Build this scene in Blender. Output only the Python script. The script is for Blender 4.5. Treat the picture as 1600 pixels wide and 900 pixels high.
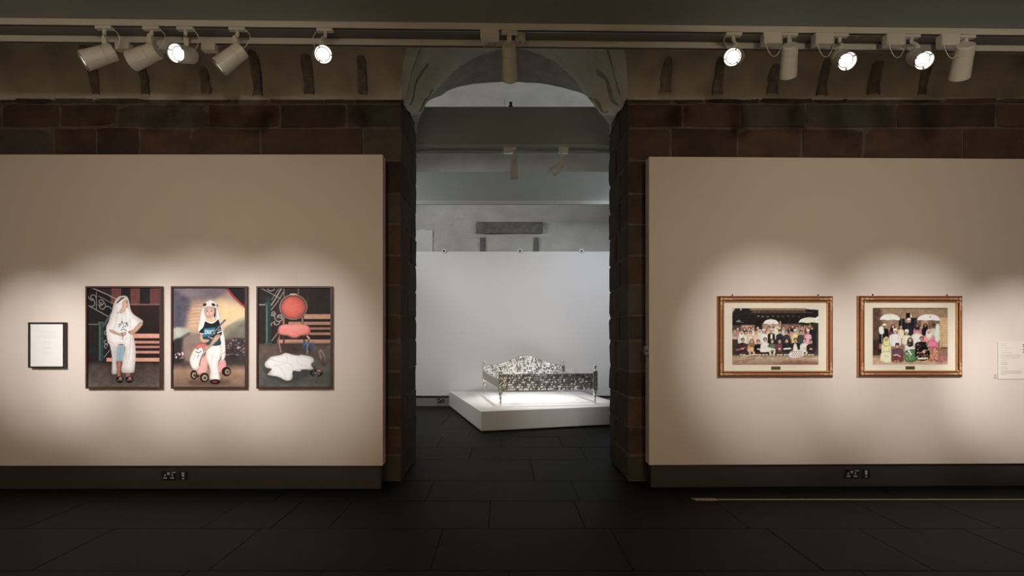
import bpy, bmesh, math, random
import numpy as np
from mathutils import Vector, Matrix

# ---------------------------------------------------------------- clear
for _o in list(bpy.data.objects):
    bpy.data.objects.remove(_o, do_unlink=True)
SC = bpy.context.scene
COL = SC.collection

# ---------------------------------------------------------------- camera
F, CX, CY, EYE = 880.0, 787.0, 525.0, 1.48      # focal length in pixels, vanishing point, eye height
cam_data = bpy.data.cameras.new('camera')
cam_data.sensor_width = 36.0
cam_data.lens = F / 1600.0 * 36.0
cam_data.shift_x = (800.0 - CX) / 1600.0
cam_data.shift_y = (CY - 450.0) / 1600.0
cam_data.clip_start = 0.05
cam_data.clip_end = 100.0
cam = bpy.data.objects.new('camera', cam_data)
cam.location = (0, 0, EYE)
cam.rotation_euler = (math.pi / 2, 0, 0)
COL.objects.link(cam)
SC.camera = cam

# ---------------------------------------------------------------- world, exposure
w = bpy.data.worlds.new('world')
SC.world = w
w.use_nodes = True
w.node_tree.nodes['Background'].inputs[0].default_value = (1.0, 0.95, 0.85, 1)
w.node_tree.nodes['Background'].inputs[1].default_value = 0.004
SC.view_settings.view_transform = 'Standard'
SC.view_settings.look = 'None'
SC.view_settings.exposure = 0.0
SC.view_settings.gamma = 1.0
SC.view_settings.use_curve_mapping = False
SC.cycles.use_denoising = True
SC.cycles.sample_clamp_indirect = 4.0
SC.cycles.max_bounces = 8

WARM = (1.0, 0.89, 0.72)
HALO = (1.05, 1.03, 1.03)
COOL = (0.94, 0.97, 1.0)


def W(x, y, d):
    """a point of the photograph at depth d, in the world"""
    return Vector(((x - CX) * d / F, d, EYE + (CY - y) * d / F))


def spot(name, loc, target, power, size, blend, color, radius=0.04, parent=None):
    l = bpy.data.lights.new(name, 'SPOT')
    l.energy = power
    l.spot_size = math.radians(size)
    l.spot_blend = blend
    l.color = color
    l.shadow_soft_size = radius
    o = bpy.data.objects.new(name, l)
    loc, target = Vector(loc), Vector(target)
    o.rotation_euler = (target - loc).to_track_quat('-Z', 'Y').to_euler()
    if parent is not None:
        o.parent = parent
        loc = loc - parent.location
    o.location = loc
    COL.objects.link(o)
    return o


PANEL_D = 5.404
# lamps of the opposite track (above and behind the camera), each aimed at one exhibit
AIMS = [  # px, py, dx of the lamp, power, cone
    (70, 552, -0.7, 530, 20), (195, 550, -0.9, 470, 25), (328, 546, -0.9, 500, 25), (460, 550, -0.8, 440, 25),
    (1210, 542, -0.5, 450, 26), (1425, 550, -0.5, 500, 26), (1610, 568, -0.2, 700, 22)]
for ax, ay, dx, pw, cone in AIMS:
    t = W(ax, ay, PANEL_D)
    spot('exhibit_light', (t.x + dx, 1.2, 3.55), t, pw, cone, 1.0, HALO, 0.03)
# broad unseen fill spots, added to brighten the display walls
for lx, ax, ay, pw, cone in [(-2.6, 60, 470, 70, 84), (-0.9, 340, 470, 115, 80), (1.3, 1300, 440, 135, 80), (2.9, 1580, 440, 105, 84)]:
    t = W(ax, ay, PANEL_D)
    spot('wash_fill', (lx, 0.9, 2.9), t, pw, cone, 1.0, WARM, 0.06)
# spots of the bed's room: its lamps, and unseen fills added beside them
spot('bed_light', (0.15, 7.62, 3.85), (0.5, 10.75, 0.4), 480, 27, 0.9, (1.0, 0.97, 0.93), 0.04)
spot('bed_light', (0.6, 10.55, 3.85), (0.55, 10.2, 0.4), 430, 48, 1.0, (1.0, 0.98, 0.95), 0.03)
spot('bed_light', (1.5, 7.6, 3.85), (0.8, 9.5, 0.8), 300, 36, 1.0, (0.95, 0.97, 1.0), 0.05)  # unseen front spot added to brighten the footboard
spot('bed_light', (2.6, 8.9, 3.9), (1.5, 11.8, 1.6), 230, 90, 1.0, (0.86, 0.90, 1.0), 0.08)
spot('bed_light', (-2.7, 8.6, 3.9), (-0.9, 10.6, 0.4), 300, 95, 1.0, (1.0, 0.94, 0.86), 0.08)
spot('vault_fill', (-3.6, 8.8, 3.3), (-0.2, 10.2, 5.6), 140, 110, 1.0, (1.0, 0.98, 0.92), 0.1)  # unseen spots without fixtures, added to brighten the far vault
spot('vault_fill', (3.7, 8.9, 3.3), (0.3, 10.2, 5.6), 140, 110, 1.0, (0.93, 0.96, 1.0), 0.1)
spot('vault_fill', (-3.2, 10.0, 3.4), (-0.3, 12.3, 3.8), 120, 80, 1.0, (1.0, 0.98, 0.93), 0.1)  # one more added spot, for the end wall

# ================================================================ helpers


def new_mat(name):
    m = bpy.data.materials.new(name)
    m.use_nodes = True
    nt = m.node_tree
    return m, nt, nt.nodes['Principled BSDF']


def mat(name, col, rough=0.6, metal=0.0, noise=0.0, nscale=20.0, bump=0.0, bscale=40.0, rnd=0.0, spec=0.5,
        emit=None, estr=0.0, coat=0.0, col2=None, detail=4.0, lowfreq=0.0):
    """one procedural material: colour varied by noise and per object, fine bump"""
    m, nt, b = new_mat(name)
    N, L = nt.nodes, nt.links
    b.inputs['Roughness'].default_value = rough
    b.inputs['Metallic'].default_value = metal
    b.inputs['Specular IOR Level'].default_value = spec
    b.inputs['Coat Weight'].default_value = coat
    c = (col[0], col[1], col[2], 1)
    b.inputs['Base Color'].default_value = c
    tc = N.new('ShaderNodeTexCoord')
    if noise or rnd:
        n = N.new('ShaderNodeTexNoise')
        n.inputs['Scale'].default_value = nscale
        n.inputs['Detail'].default_value = detail
        L.new(tc.outputs['Object'], n.inputs['Vector'])
        oi = N.new('ShaderNodeObjectInfo')
        ma = N.new('ShaderNodeMath')
        ma.operation = 'MULTIPLY_ADD'
        L.new(n.outputs['Fac'], ma.inputs[0])
        ma.inputs[1].default_value = 2 * noise
        ma2 = N.new('ShaderNodeMath')
        ma2.operation = 'MULTIPLY_ADD'
        L.new(oi.outputs['Random'], ma2.inputs[0])
        ma2.inputs[1].default_value = rnd
        ma2.inputs[2].default_value = 0.5 - noise - rnd / 2
        L.new(ma2.outputs[0], ma.inputs[2])
        mx = N.new('ShaderNodeMix')
        mx.data_type = 'RGBA'
        kk = min(0.65, 0.97 / max(col) - 1)
        lo = col2 if col2 else [x * (1 - kk) for x in col]
        hi = [x * (1 + kk) for x in col] if not col2 else [max(0.005, min(1, 2 * a - bb)) for a, bb in zip(col, col2)]
        mx.inputs[6].default_value = (*lo, 1)
        mx.inputs[7].default_value = (*hi, 1)
        L.new(ma.outputs[0], mx.inputs[0])
        L.new(mx.outputs[2], b.inputs['Base Color'])
    if bump:
        n2 = N.new('ShaderNodeTexNoise')
        n2.inputs['Scale'].default_value = bscale
        n2.inputs['Detail'].default_value = 5
        L.new(tc.outputs['Object'], n2.inputs['Vector'])
        bp = N.new('ShaderNodeBump')
        bp.inputs['Strength'].default_value = bump
        bp.inputs['Distance'].default_value = 0.02
        L.new(n2.outputs['Fac'], bp.inputs['Height'])
        L.new(bp.outputs['Normal'], b.inputs['Normal'])
    if emit:
        b.inputs['Emission Color'].default_value = (*emit, 1)
        b.inputs['Emission Strength'].default_value = estr
    return m


M = {}
M['panel'] = mat('painted_panel', (0.73, 0.635, 0.56), 0.75, noise=0.012, nscale=6, bump=0.04, bscale=160)
M['panel_far'] = mat('painted_panel_white', (0.76, 0.75, 0.74), 0.7, noise=0.01, nscale=5, bump=0.03, bscale=160)
M['plinth'] = mat('white_plinth', (0.80, 0.79, 0.77), 0.5, noise=0.01, nscale=5)
M['skirt'] = mat('dark_skirting', (0.034, 0.030, 0.026), 0.6, noise=0.05, nscale=9)
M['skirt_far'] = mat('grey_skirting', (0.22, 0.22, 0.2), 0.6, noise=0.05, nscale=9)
M['stone'] = mat('brown_sandstone', (0.070, 0.040, 0.028), 0.9, noise=0.55, nscale=5, bump=0.6, bscale=28, rnd=0.5, detail=8,
                 col2=(0.022, 0.016, 0.013))
M['stone_grey'] = mat('grey_sandstone', (0.070, 0.057, 0.045), 0.9, noise=0.5, nscale=6, bump=0.6, bscale=28, rnd=0.45, detail=8,
                      col2=(0.032, 0.027, 0.022))
M['mortar'] = mat('pale_mortar', (0.13, 0.10, 0.08), 0.95, noise=0.5, nscale=12, bump=0.5, bscale=60)
M['floor_slab'] = mat('dark_flagstone', (0.0068, 0.0070, 0.0064), 0.6, noise=0.3, nscale=3, bump=0.12, bscale=30, rnd=0.18, spec=0.15, detail=8)
M['grout'] = mat('floor_joint', (0.006, 0.006, 0.0055), 0.9)
M['vault'] = mat('stained_plaster', (0.45, 0.405, 0.345), 0.9, noise=0.5, nscale=3.0, bump=0.35, bscale=18, detail=9)
M['vault_far'] = mat('whitewashed_plaster', (0.50, 0.50, 0.47), 0.9, noise=0.2, nscale=2.5, bump=0.4, bscale=14, detail=9)
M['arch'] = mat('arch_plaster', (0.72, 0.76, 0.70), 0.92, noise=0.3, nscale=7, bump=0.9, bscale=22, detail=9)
M['groove_shade'] = mat('shaded_groove_plaster', (0.36, 0.375, 0.33), 0.95, noise=0.5, nscale=16, bump=0.8, bscale=40, detail=8)  # shade of the arch grooves, put in as a darker colour
M['soffit'] = mat('darker_arch_plaster', (0.42, 0.44, 0.43), 0.92, noise=0.3, nscale=9, bump=0.7, bscale=26, detail=9)  # arch plaster in a darker tone, for the soffit
M['strip'] = mat('dark_stain_strip', (0.215, 0.18, 0.145), 0.95, noise=0.6, nscale=14, bump=0.7, bscale=30, detail=8)
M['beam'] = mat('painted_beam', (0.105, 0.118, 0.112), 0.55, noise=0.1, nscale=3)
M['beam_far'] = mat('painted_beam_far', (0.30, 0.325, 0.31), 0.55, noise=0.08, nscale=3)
M['rail'] = mat('track_metal', (0.40, 0.38, 0.33), 0.4, noise=0.06, nscale=10)
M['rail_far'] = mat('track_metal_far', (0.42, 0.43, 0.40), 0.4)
M['groove'] = mat('track_groove', (0.01, 0.01, 0.01), 0.7)
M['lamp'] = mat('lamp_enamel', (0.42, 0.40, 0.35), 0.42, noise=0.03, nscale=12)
M['lamp_far'] = mat('bounce_lit_enamel', (0.82, 0.81, 0.77), 0.42)  # lamp enamel lightened, bounce light from the plinth put into its colour
M['lamp_dark'] = mat('lamp_inside', (0.02, 0.02, 0.02), 0.5)
M['lens_on'] = mat('lamp_lens_lit', (1, 1, 1), 0.3, emit=(1.0, 0.93, 0.80), estr=6.0)
M['reflector'] = mat('lamp_reflector', (0.9, 0.88, 0.84), 0.25, metal=0.3, emit=(1.0, 0.9, 0.75), estr=0.75)
M['lens_off'] = mat('lamp_lens_off', (0.25, 0.25, 0.25), 0.2)
M['cable'] = mat('lamp_cable', (0.55, 0.52, 0.46), 0.5)
M['brown_frame'] = mat('dark_brown_wood', (0.060, 0.024, 0.017), 0.35, noise=0.3, nscale=30)
M['black_frame'] = mat('black_wood', (0.012, 0.011, 0.010), 0.35)
M['gold'] = mat('gilt_wood', (0.46, 0.20, 0.08), 0.40, metal=0.12, noise=0.22, nscale=35, bump=0.15, bscale=90)
M['gold_dark'] = mat('gilt_recess', (0.12, 0.035, 0.016), 0.4, metal=0.2, noise=0.3, nscale=35)
M['gold_light'] = mat('gilt_highlight', (0.58, 0.35, 0.18), 0.4, metal=0.15, noise=0.3, nscale=50, bump=0.2, bscale=90)
M['matboard'] = mat('cream_mat', (0.86, 0.78, 0.64), 0.85, noise=0.02, nscale=20)
M['brass'] = mat('brass_plaque', (0.16, 0.12, 0.055), 0.4, metal=0.5, noise=0.2, nscale=60)
M['hook'] = mat('hanging_hook', (0.05, 0.04, 0.03), 0.4, metal=0.6)
M['sheet'] = mat('white_sheet', (0.85, 0.82, 0.79), 0.8, noise=0.015, nscale=20)
M['faint'] = mat('faint_print', (0.70, 0.68, 0.66), 0.8)
M['card'] = mat('text_card', (0.79, 0.71, 0.63), 0.8, noise=0.01, nscale=20)
M['ink'] = mat('grey_ink', (0.36, 0.33, 0.29), 0.8)
M['ink_dark'] = mat('dark_ink', (0.10, 0.09, 0.08), 0.8)
M['socket'] = mat('black_socket', (0.012, 0.012, 0.012), 0.35)
M['socket_grey'] = mat('grey_socket_mark', (0.42, 0.40, 0.36), 0.5)
M['steel'] = mat('blade_steel', (0.80, 0.79, 0.76), 0.27, metal=0.93, noise=0.15, nscale=40)
M['steel_dull'] = mat('rail_steel', (0.46, 0.45, 0.41), 0.35, metal=0.9, noise=0.1, nscale=20)
M['steel_dark'] = mat('dark_steel_core', (0.22, 0.22, 0.21), 0.4, metal=0.6)
M['tape'] = mat('floor_tape', (0.55, 0.53, 0.48), 0.5)
M['floor_plate'] = mat('floor_plate', (0.28, 0.27, 0.25), 0.5, noise=0.3, nscale=60)
M['lintel'] = mat('old_timber_lintel', (0.16, 0.155, 0.14), 0.9, noise=0.5, nscale=9, bump=0.6, bscale=30, detail=8)
M['post'] = mat('old_niche_jamb', (0.15, 0.15, 0.15), 0.9, noise=0.3, nscale=9, bump=0.4, bscale=30)
M['patch'] = mat('white_plaster_patch', (0.66, 0.67, 0.66), 0.9, noise=0.05, nscale=9, bump=0.2, bscale=30)
M['ring'] = mat('white_eyelet', (0.7, 0.7, 0.68), 0.5)
M['dark'] = mat('dark_metal', (0.02, 0.02, 0.02), 0.5)
M['room'] = mat('opposite_room_wall', (0.70, 0.59, 0.46), 0.9, noise=0.2, nscale=2)


def link(name, me, m, parent=None, loc=None):
    o = bpy.data.objects.new(name, me)
    if m is not None:
        if isinstance(m, (list, tuple)):
            for x in m:
                me.materials.append(x)
        else:
            me.materials.append(m)
    COL.objects.link(o)
    if parent is not None:
        o.parent = parent
    if loc is not None:
        o.location = loc
    return o


def from_bm(name, bm, m, parent=None, smooth=False, loc=None):
    me = bpy.data.meshes.new(name)
    bm.normal_update()
    bm.to_mesh(me)
    bm.free()
    if smooth:
        for p in me.polygons:
            p.use_smooth = True
    return link(name, me, m, parent, loc)


def tag(o, label, cat, group=None, kind=None):
    o['label'] = label
    o['category'] = cat
    if group:
        o['group'] = group
    if kind:
        o['kind'] = kind
    return o


def struct(o):
    o['kind'] = 'structure'
    return o


def empty(name, loc=(0, 0, 0), rz=0.0):
    o = bpy.data.objects.new(name, None)
    o.location = loc
    o.rotation_euler = (0, 0, rz)
    o.empty_display_size = 0.1
    COL.objects.link(o)
    return o


def add_box(bm, x0, x1, y0, y1, z0, z1, bevel=0.0, mi=0):
    vs = [bm.verts.new((x, y, z)) for z in (z0, z1) for y in (y0, y1) for x in (x0, x1)]
    fs = [bm.faces.new([vs[i] for i in q]) for q in
          ((0, 2, 3, 1), (4, 5, 7, 6), (0, 1, 5, 4), (1, 3, 7, 5), (3, 2, 6, 7), (2, 0, 4, 6))]
    for f in fs:
        f.material_index = mi
    if bevel:
        es = list({e for f in fs for e in f.edges})
        r = bmesh.ops.bevel(bm, geom=es, offset=bevel, segments=2, affect='EDGES', profile=0.5)
        for f in r['faces']:
            f.material_index = mi
    return vs


def box(name, x0, x1, y0, y1, z0, z1, m, parent=None, bevel=0.0):
    bm = bmesh.new()
    add_box(bm, x0, x1, y0, y1, z0, z1, bevel)
    return from_bm(name, bm, m, parent)


def add_lathe(bm, prof, seg=20, mtx=None, mi=0, cap=True):
    """prof: list of (r, z) turned about z"""
    rings = []
    for r, z in prof:
        ring = []
        for i in range(seg):
            a = 2 * math.pi * i / seg
            v = Vector((r * math.cos(a), r * math.sin(a), z))
            if mtx is not None:
                v = mtx @ v
            ring.append(bm.verts.new(v))
        rings.append(ring)
    for a, b in zip(rings[:-1], rings[1:]):
        for i in range(seg):
            j = (i + 1) % seg
            f = bm.faces.new((a[i], a[j], b[j], b[i]))
            f.material_index = mi
    if cap:
        if prof[0][0] > 1e-5:
            bm.faces.new(list(reversed(rings[0]))).material_index = mi
        if prof[-1][0] > 1e-5:
            bm.faces.new(rings[-1]).material_index = mi


def add_tube(bm, pts, r, seg=6, mi=0):
    pts = [Vector(p) for p in pts]
    rings = []
    for i, p in enumerate(pts):
        t = (pts[min(i + 1, len(pts) - 1)] - pts[max(i - 1, 0)]).normalized()
        a = t.orthogonal().normalized() if i == 0 else (rings_a - t * rings_a.dot(t)).normalized()
        rings_a = a
        b = t.cross(a)
        rings.append([bm.verts.new(p + a * r * math.cos(2 * math.pi * k / seg) + b * r * math.sin(2 * math.pi * k / seg)) for k in range(seg)])
    for A, B in zip(rings[:-1], rings[1:]):
        for k in range(seg):
            j = (k + 1) % seg
            bm.faces.new((A[k], A[j], B[j], B[k])).material_index = mi
    bm.faces.new(list(reversed(rings[0]))).material_index = mi
    bm.faces.new(rings[-1]).material_index = mi


def add_prism(bm, pts, y0, y1, mi=0):
    """outline in (x, z), extruded along y"""
    a = [bm.verts.new((x, y0, z)) for x, z in pts]
    b = [bm.verts.new((x, y1, z)) for x, z in pts]
    n = len(pts)
    bm.faces.new(a).material_index = mi
    bm.faces.new(list(reversed(b))).material_index = mi
    for i in range(n):
        j = (i + 1) % n
        bm.faces.new((a[j], a[i], b[i], b[j])).material_index = mi


def grid_mesh(name, rows, m, parent=None, smooth=True, closed=False):
    """rows: list of lists of points, all of one length"""
    bm = bmesh.new()
    R = [[bm.verts.new(p) for p in row] for row in rows]
    for A, B in zip(R[:-1], R[1:]):
        for i in range(len(A) - 1):
            q = [A[i], A[i + 1], B[i + 1], B[i]]
            u = []
            for v in q:
                if all((v.co - t.co).length > 1e-6 for t in u):
                    u.append(v)
            if len(u) >= 3:
                try:
                    bm.faces.new(u)
                except ValueError:
                    pass
    bmesh.ops.remove_doubles(bm, verts=bm.verts, dist=1e-5)
    return from_bm(name, bm, m, parent, smooth)


def h3(x, y, z):
    s = math.sin(x * 12.9898 + y * 78.233 + z * 37.719) * 43758.5453
    return s - math.floor(s)


def vn(x, y, z):
    """smooth value noise, -1 .. 1"""
    xi, yi, zi = math.floor(x), math.floor(y), math.floor(z)
    fx, fy, fz = x - xi, y - yi, z - zi
    fx, fy, fz = [t * t * (3 - 2 * t) for t in (fx, fy, fz)]
    r = 0
    for dx in (0, 1):
        for dy in (0, 1):
            for dz in (0, 1):
                r += h3(xi + dx, yi + dy, zi + dz) * (fx if dx else 1 - fx) * (fy if dy else 1 - fy) * (fz if dz else 1 - fz)
    return 2 * r - 1


def stone(name, x0, x1, y0, y1, z0, z1, m, parent, seed, jit=0.008, rnd=0.016):
    """a rough squared block with worn edges"""
    bm = bmesh.new()
    vs = add_box(bm, x0, x1, y0, y1, z0, z1)
    bmesh.ops.subdivide_edges(bm, edges=bm.edges[:], cuts=2, use_grid_fill=True)
    c = Vector(((x0 + x1) / 2, (y0 + y1) / 2, (z0 + z1) / 2))
    hx, hy, hz = (x1 - x0) / 2, (y1 - y0) / 2, (z1 - z0) / 2
    r = random.Random(seed)
    for v in bm.verts:
        d = v.co - c
        on = [abs(abs(d.x) - hx) < 1e-5, abs(abs(d.y) - hy) < 1e-5, abs(abs(d.z) - hz) < 1e-5]
        n = sum(on)
        if n >= 2:
            k = rnd * (0.6 if n == 2 else 0.8) * (0.5 + r.random())
            for ax in range(3):
                if on[ax]:
                    v.co[ax] -= math.copysign(k, d[ax])
        for ax in range(3):
            if not on[ax]:
                v.co[ax] += math.copysign(0.26 * (hx, hy, hz)[ax] * 1.0, d[ax]) if (hx, hy, hz)[ax] < 10 else 0
        v.co += Vector((r.uniform(-jit, jit), r.uniform(-jit, jit), r.uniform(-jit, jit)))
    return from_bm(name, bm, m, parent)


# ================================================================ the room
WALL_Y, BACK_Y = 5.735, 6.747         # faces of the dividing stone wall
OPL, OPR = -1.043, 1.264              # sides of the opening
XL, XR = -8.0, 8.0
VAULT_Z = 3.885
FAR_Y = 12.35
rng = random.Random(7)

# ---- floor with its flagstones
fl = struct(box('floor', XL, XR, -2.0, FAR_Y + 0.2, -0.15, -0.012, M['grout']))
ROWS = [1.4, 2.12, 2.85, 3.55, 4.327, 5.05, 5.75, 6.748, 7.5, 8.25, 9.0, 9.75, 10.5, 11.2, 12.3]
FIX = {3: [2.72, 2.02], 4: [3.82, -1.80, -1.35, -3.7]}


def slab(x0, x1, y0, y1):
    g = 0.0018
    bm = bmesh.new()
    z = rng.uniform(-0.0008, 0.0008)
    b = 0.003
    lo = [bm.verts.new(p) for p in ((x0 + g, y0 + g, -0.012), (x1 - g, y0 + g, -0.012), (x1 - g, y1 - g, -0.012), (x0 + g, y1 - g, -0.012))]
    mid = [bm.verts.new((v.co.x, v.co.y, z - 0.003)) for v in lo]
    hi = [bm.verts.new(p) for p in ((x0 + g + b, y0 + g + b, z), (x1 - g - b, y0 + g + b, z), (x1 - g - b, y1 - g - b, z), (x0 + g + b, y1 - g - b, z))]
    for A, B in ((lo, mid), (mid, hi)):
        for i in range(4):
            bm.faces.new((A[i], A[(i + 1) % 4], B[(i + 1) % 4], B[i]))
    bm.faces.new(hi)
    from_bm('flagstone', bm, M['floor_slab'], fl)


for ri in range(len(ROWS) - 1):
    y0, y1 = ROWS[ri], ROWS[ri + 1]
    if ri < 6:
        lim = (-0.98 * y1 - 0.8, 0.98 * y1 + 0.8)
    elif ri == 6:
        lim = (OPL - 0.1, OPR + 0.1)
    else:
        lim = (-2.4, 3.0)
    fixed = sorted(FIX.get(ri, []))
    xs = [lim[0]]
    while xs[-1] < lim[1]:
        nx = xs[-1] + rng.uniform(0.7, 1.5)
        nf = [f for f in fixed if f > xs[-1] + 0.01]
        if nf and nx > nf[0] - 0.4:
            nx = nf[0]
        xs.append(nx)
    for a, b in zip(xs[:-1], xs[1:]):
        slab(a, b, y0, y1)

# ---- the stone wall either side of the opening: mortar core and rough blocks
COURSES = [0.0, 0.27, 0.55, 0.86, 1.13, 1.44, 1.70, 2.02, 2.30, 2.58, 2.87, 3.16, 3.50, 3.83, 3.90]
COURSES = [0.0, 0.26, 0.55, 0.85, 1.12, 1.43, 1.69, 2.0, 2.30, 2.62, 2.93, 3.265, 3.60, 3.845, 3.905]
for side in (-1, 1):
    wn = 'wall_left' if side < 0 else 'wall_right'
    inner = OPL if side < 0 else OPR
    x0, x1 = (XL, inner - 0.012) if side < 0 else (inner + 0.012, XR)
    wl = struct(box(wn, x0, x1, WALL_Y + 0.010, BACK_Y - 0.01, 0, 3.895, M['mortar']))
    for k in range(len(COURSES) - 1):
        z0, z1 = COURSES[k], COURSES[k + 1]
        g = 0.006
        thin = (z1 - z0) < 0.1
        # reveal: a corner stone and one or two behind it
        e = rng.uniform(-0.006, 0.006)
        L0 = rng.choice([0.42, 0.62])
        yb = WALL_Y + L0
        fx = rng.uniform(0.32, 0.6)
        xa, xb = (inner - fx, inner + e) if side < 0 else (inner - e, inner + fx)
        dz = 0
        mm = M['stone'] if rng.random() < 0.55 else M['stone_grey']
        stone('stone', xa, xb, WALL_Y, yb - g, z0 + g, z1 - g, mm, wl, k * 7 + side, rnd=0.008 if not thin else 0.004, jit=0.0045 if not thin else 0.003)
        e2 = rng.uniform(-0.006, 0.006)
        xa2, xb2 = (inner - 0.3, inner + e2) if side < 0 else (inner - e2, inner + 0.3)
        stone('stone', xa2, xb2, yb + g, BACK_Y + rng.uniform(-0.01, 0.01), z0 + g, z1 - g, M['stone_grey'], wl, k * 11 + side + 100, rnd=0.008 if not thin else 0.004, jit=0.0045 if not thin else 0.003)
        if z1 > 2.9:                     # the courses seen above the display walls
            x = xa - g * 2 if side < 0 else xb + g * 2
            end = -6.6 if side < 0 else 6.9
            n = 0
            while (x > end if side < 0 else x < end):
                ln = rng.uniform(0.42, 1.05) if not thin else rng.uniform(0.3, 0.62)
                if thin and rng.random() < 0.12:
                    x += side * ln * 0.5
                    continue
                a, b = (x - ln, x) if side < 0 else (x, x + ln)
                pr = rng.uniform(-0.002, 0.014)
                stone('stone', a + g, b - g, WALL_Y - pr, WALL_Y + 0.12, z0 + g, z1 - g,
                      M['stone'] if rng.random() < 0.75 else M['stone_grey'], wl, k * 131 + n * 17 + side + 500, rnd=0.010 if not thin else 0.010, jit=0.007)
                x += side * ln
                n += 1


# ---- vault over the near room, cut by the archway
def vy(z):
    s = min(1.0, max(0.0, (z - VAULT_Z) / 1.25))
    return 2.5 + (WALL_Y - 2.5) * math.sqrt(max(0.0, 1 - s * s))


AX = (OPL + OPR) / 2
APEX_Z = 4.78
HALF = (OPR - OPL) / 2


def front_prof(n=40):
    """outline of the archway on the vault, left springing to right springing"""
    pts = []
    for i in range(n + 1):
        a = math.pi * (1 - i / n)
        c, s = math.cos(a), math.sin(a)
        X = AX + HALF * math.copysign(abs(c) ** 0.72, c)
        z = 3.905 + (APEX_Z - 3.905) * abs(s) ** 0.9
        pts.append(Vector((X, vy(z), z)))
    return pts


FP = front_prof()
FRONT_L = FP[:21]
FRONT_R = FP[20:][::-1]


def edge_x(z, pts):
    if z <= pts[0].z:
        return pts[0].x
    for a, b in zip(pts[:-1], pts[1:]):
        if a.z <= z <= b.z:
            t = (z - a.z) / max(1e-6, b.z - a.z)
            return a.x + (b.x - a.x) * t
    return AX


vz = [VAULT_Z + 0.0] + [p.z for p in FRONT_L[1:]]
rows_l, rows_r = [], []
for z in vz:
    y = vy(z)
    xl, xr = edge_x(z, FRONT_L), edge_x(z, FRONT_R)
    ts = [(i / 40) for i in range(41)]
    def pt(x, edge):
        k = 0.0 if abs(x - edge) < 0.02 or z < VAULT_Z + 0.01 else 1.0
        return Vector((x, y + k * 0.02 * vn(x * 2.1, z * 3.3, 5.0), z + k * 0.012 * vn(x * 3, z * 4, 1.0)))
    rows_l.append([pt(XL + (xl - XL) * (1 - (1 - t) ** 1.6), xl) for t in ts])
    rows_r.append([pt(xr + (XR - xr) * t ** 1.6, xr) for t in ts])
ce = struct(grid_mesh('ceiling', rows_l, M['vault']))
ce_r = grid_mesh('vault_segment', rows_r, M['vault'], ce)
a0 = math.asin((APEX_Z - VAULT_Z) / 1.25)
top = []
for i in range(25):
    a = a0 + (math.pi - a0) * i / 24
    y = 2.5 + 3.235 * math.cos(a)
    z = VAULT_Z + 1.25 * math.sin(a)
    top.append([Vector((XL + (XR - XL) * k / 24, y, z)) for k in range(25)])
grid_mesh('vault_segment', top, M['vault'], ce)

# dark worn strips running up the vault
SX = [150, 228, 322, 403, 483, 567, 1040, 1121, 1207, 1285, 1365, 1440]
for i, sx in enumerate(SX):
    d = WALL_Y - 0.02
    xb = (sx - CX) * d / F
    r = random.Random(i + 40)
    z0, z1 = 3.915 + r.uniform(0, 0.03), 4.24 + r.uniform(-0.08, 0.10)
    wd = r.uniform(0.046, 0.062)
    rows = []
    n = 9
    for k in range(n):
        z = z0 + (z1 - z0) * k / (n - 1)
        ww = wd * (1 + 0.25 * vn(k * 0.9, i * 3.1, 2)) * (0.75 if k == n - 1 else 1)
        ox = 0.006 * vn(k * 0.5, i * 1.7, 8) - math.copysign(0.012 * k / n, xb)
        y = vy(z) - 0.028
        rows.append([Vector((xb + ox - ww, y + 0.05, z)), Vector((xb + ox - ww * 0.8, y - 0.010, z)), Vector((xb + ox, y - 0.016 - 0.006 * r.random(), z)),
                     Vector((xb + ox + ww * 0.8, y - 0.010, z)), Vector((xb + ox + ww, y + 0.05, z))])
    grid_mesh('worn_strip', rows, M['strip'], ce, smooth=False)

# ---- the splayed plaster arch between the two vaults
BACKPX = [(651, 197), (657, 181), (663, 167), (667, 160), (672, 156), (678, 153), (690, 149), (697, 143), (715, 136), (740, 131), (765, 129), (797, 127.5),
          (820, 128.5), (843, 130), (868, 134), (890, 140), (908, 145), (916, 149), (921, 152), (926, 158), (930, 163), (941, 178), (953, 197)]
MIDPX = [(651.5, 196), (658, 179), (664, 166), (669, 156), (675, 149), (683, 141), (692, 132), (702, 120), (718, 105), (740, 90), (768, 79), (797, 75),
         (822, 78), (848, 87), (870, 99), (888, 113), (900, 127), (908, 138), (915, 148), (922, 157), (928, 165), (940, 181), (952.5, 196)]


def resample(pts, n):
    L = [0]
    for a, b in zip(pts[:-1], pts[1:]):
        L.append(L[-1] + (b - a).length)
    out, j = [], 0
    for i in range(n):
        s = L[-1] * i / (n - 1)
        while j < len(pts) - 2 and L[j + 1] < s:
            j += 1
        t = (s - L[j]) / max(1e-9, L[j + 1] - L[j])
        out.append(pts[j].lerp(pts[j + 1], t))
    return out


back = [W(x, y, BACK_Y) for x, y in BACKPX]
mid = [W(x, y, BACK_Y - 0.42) for x, y in MIDPX]
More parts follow.
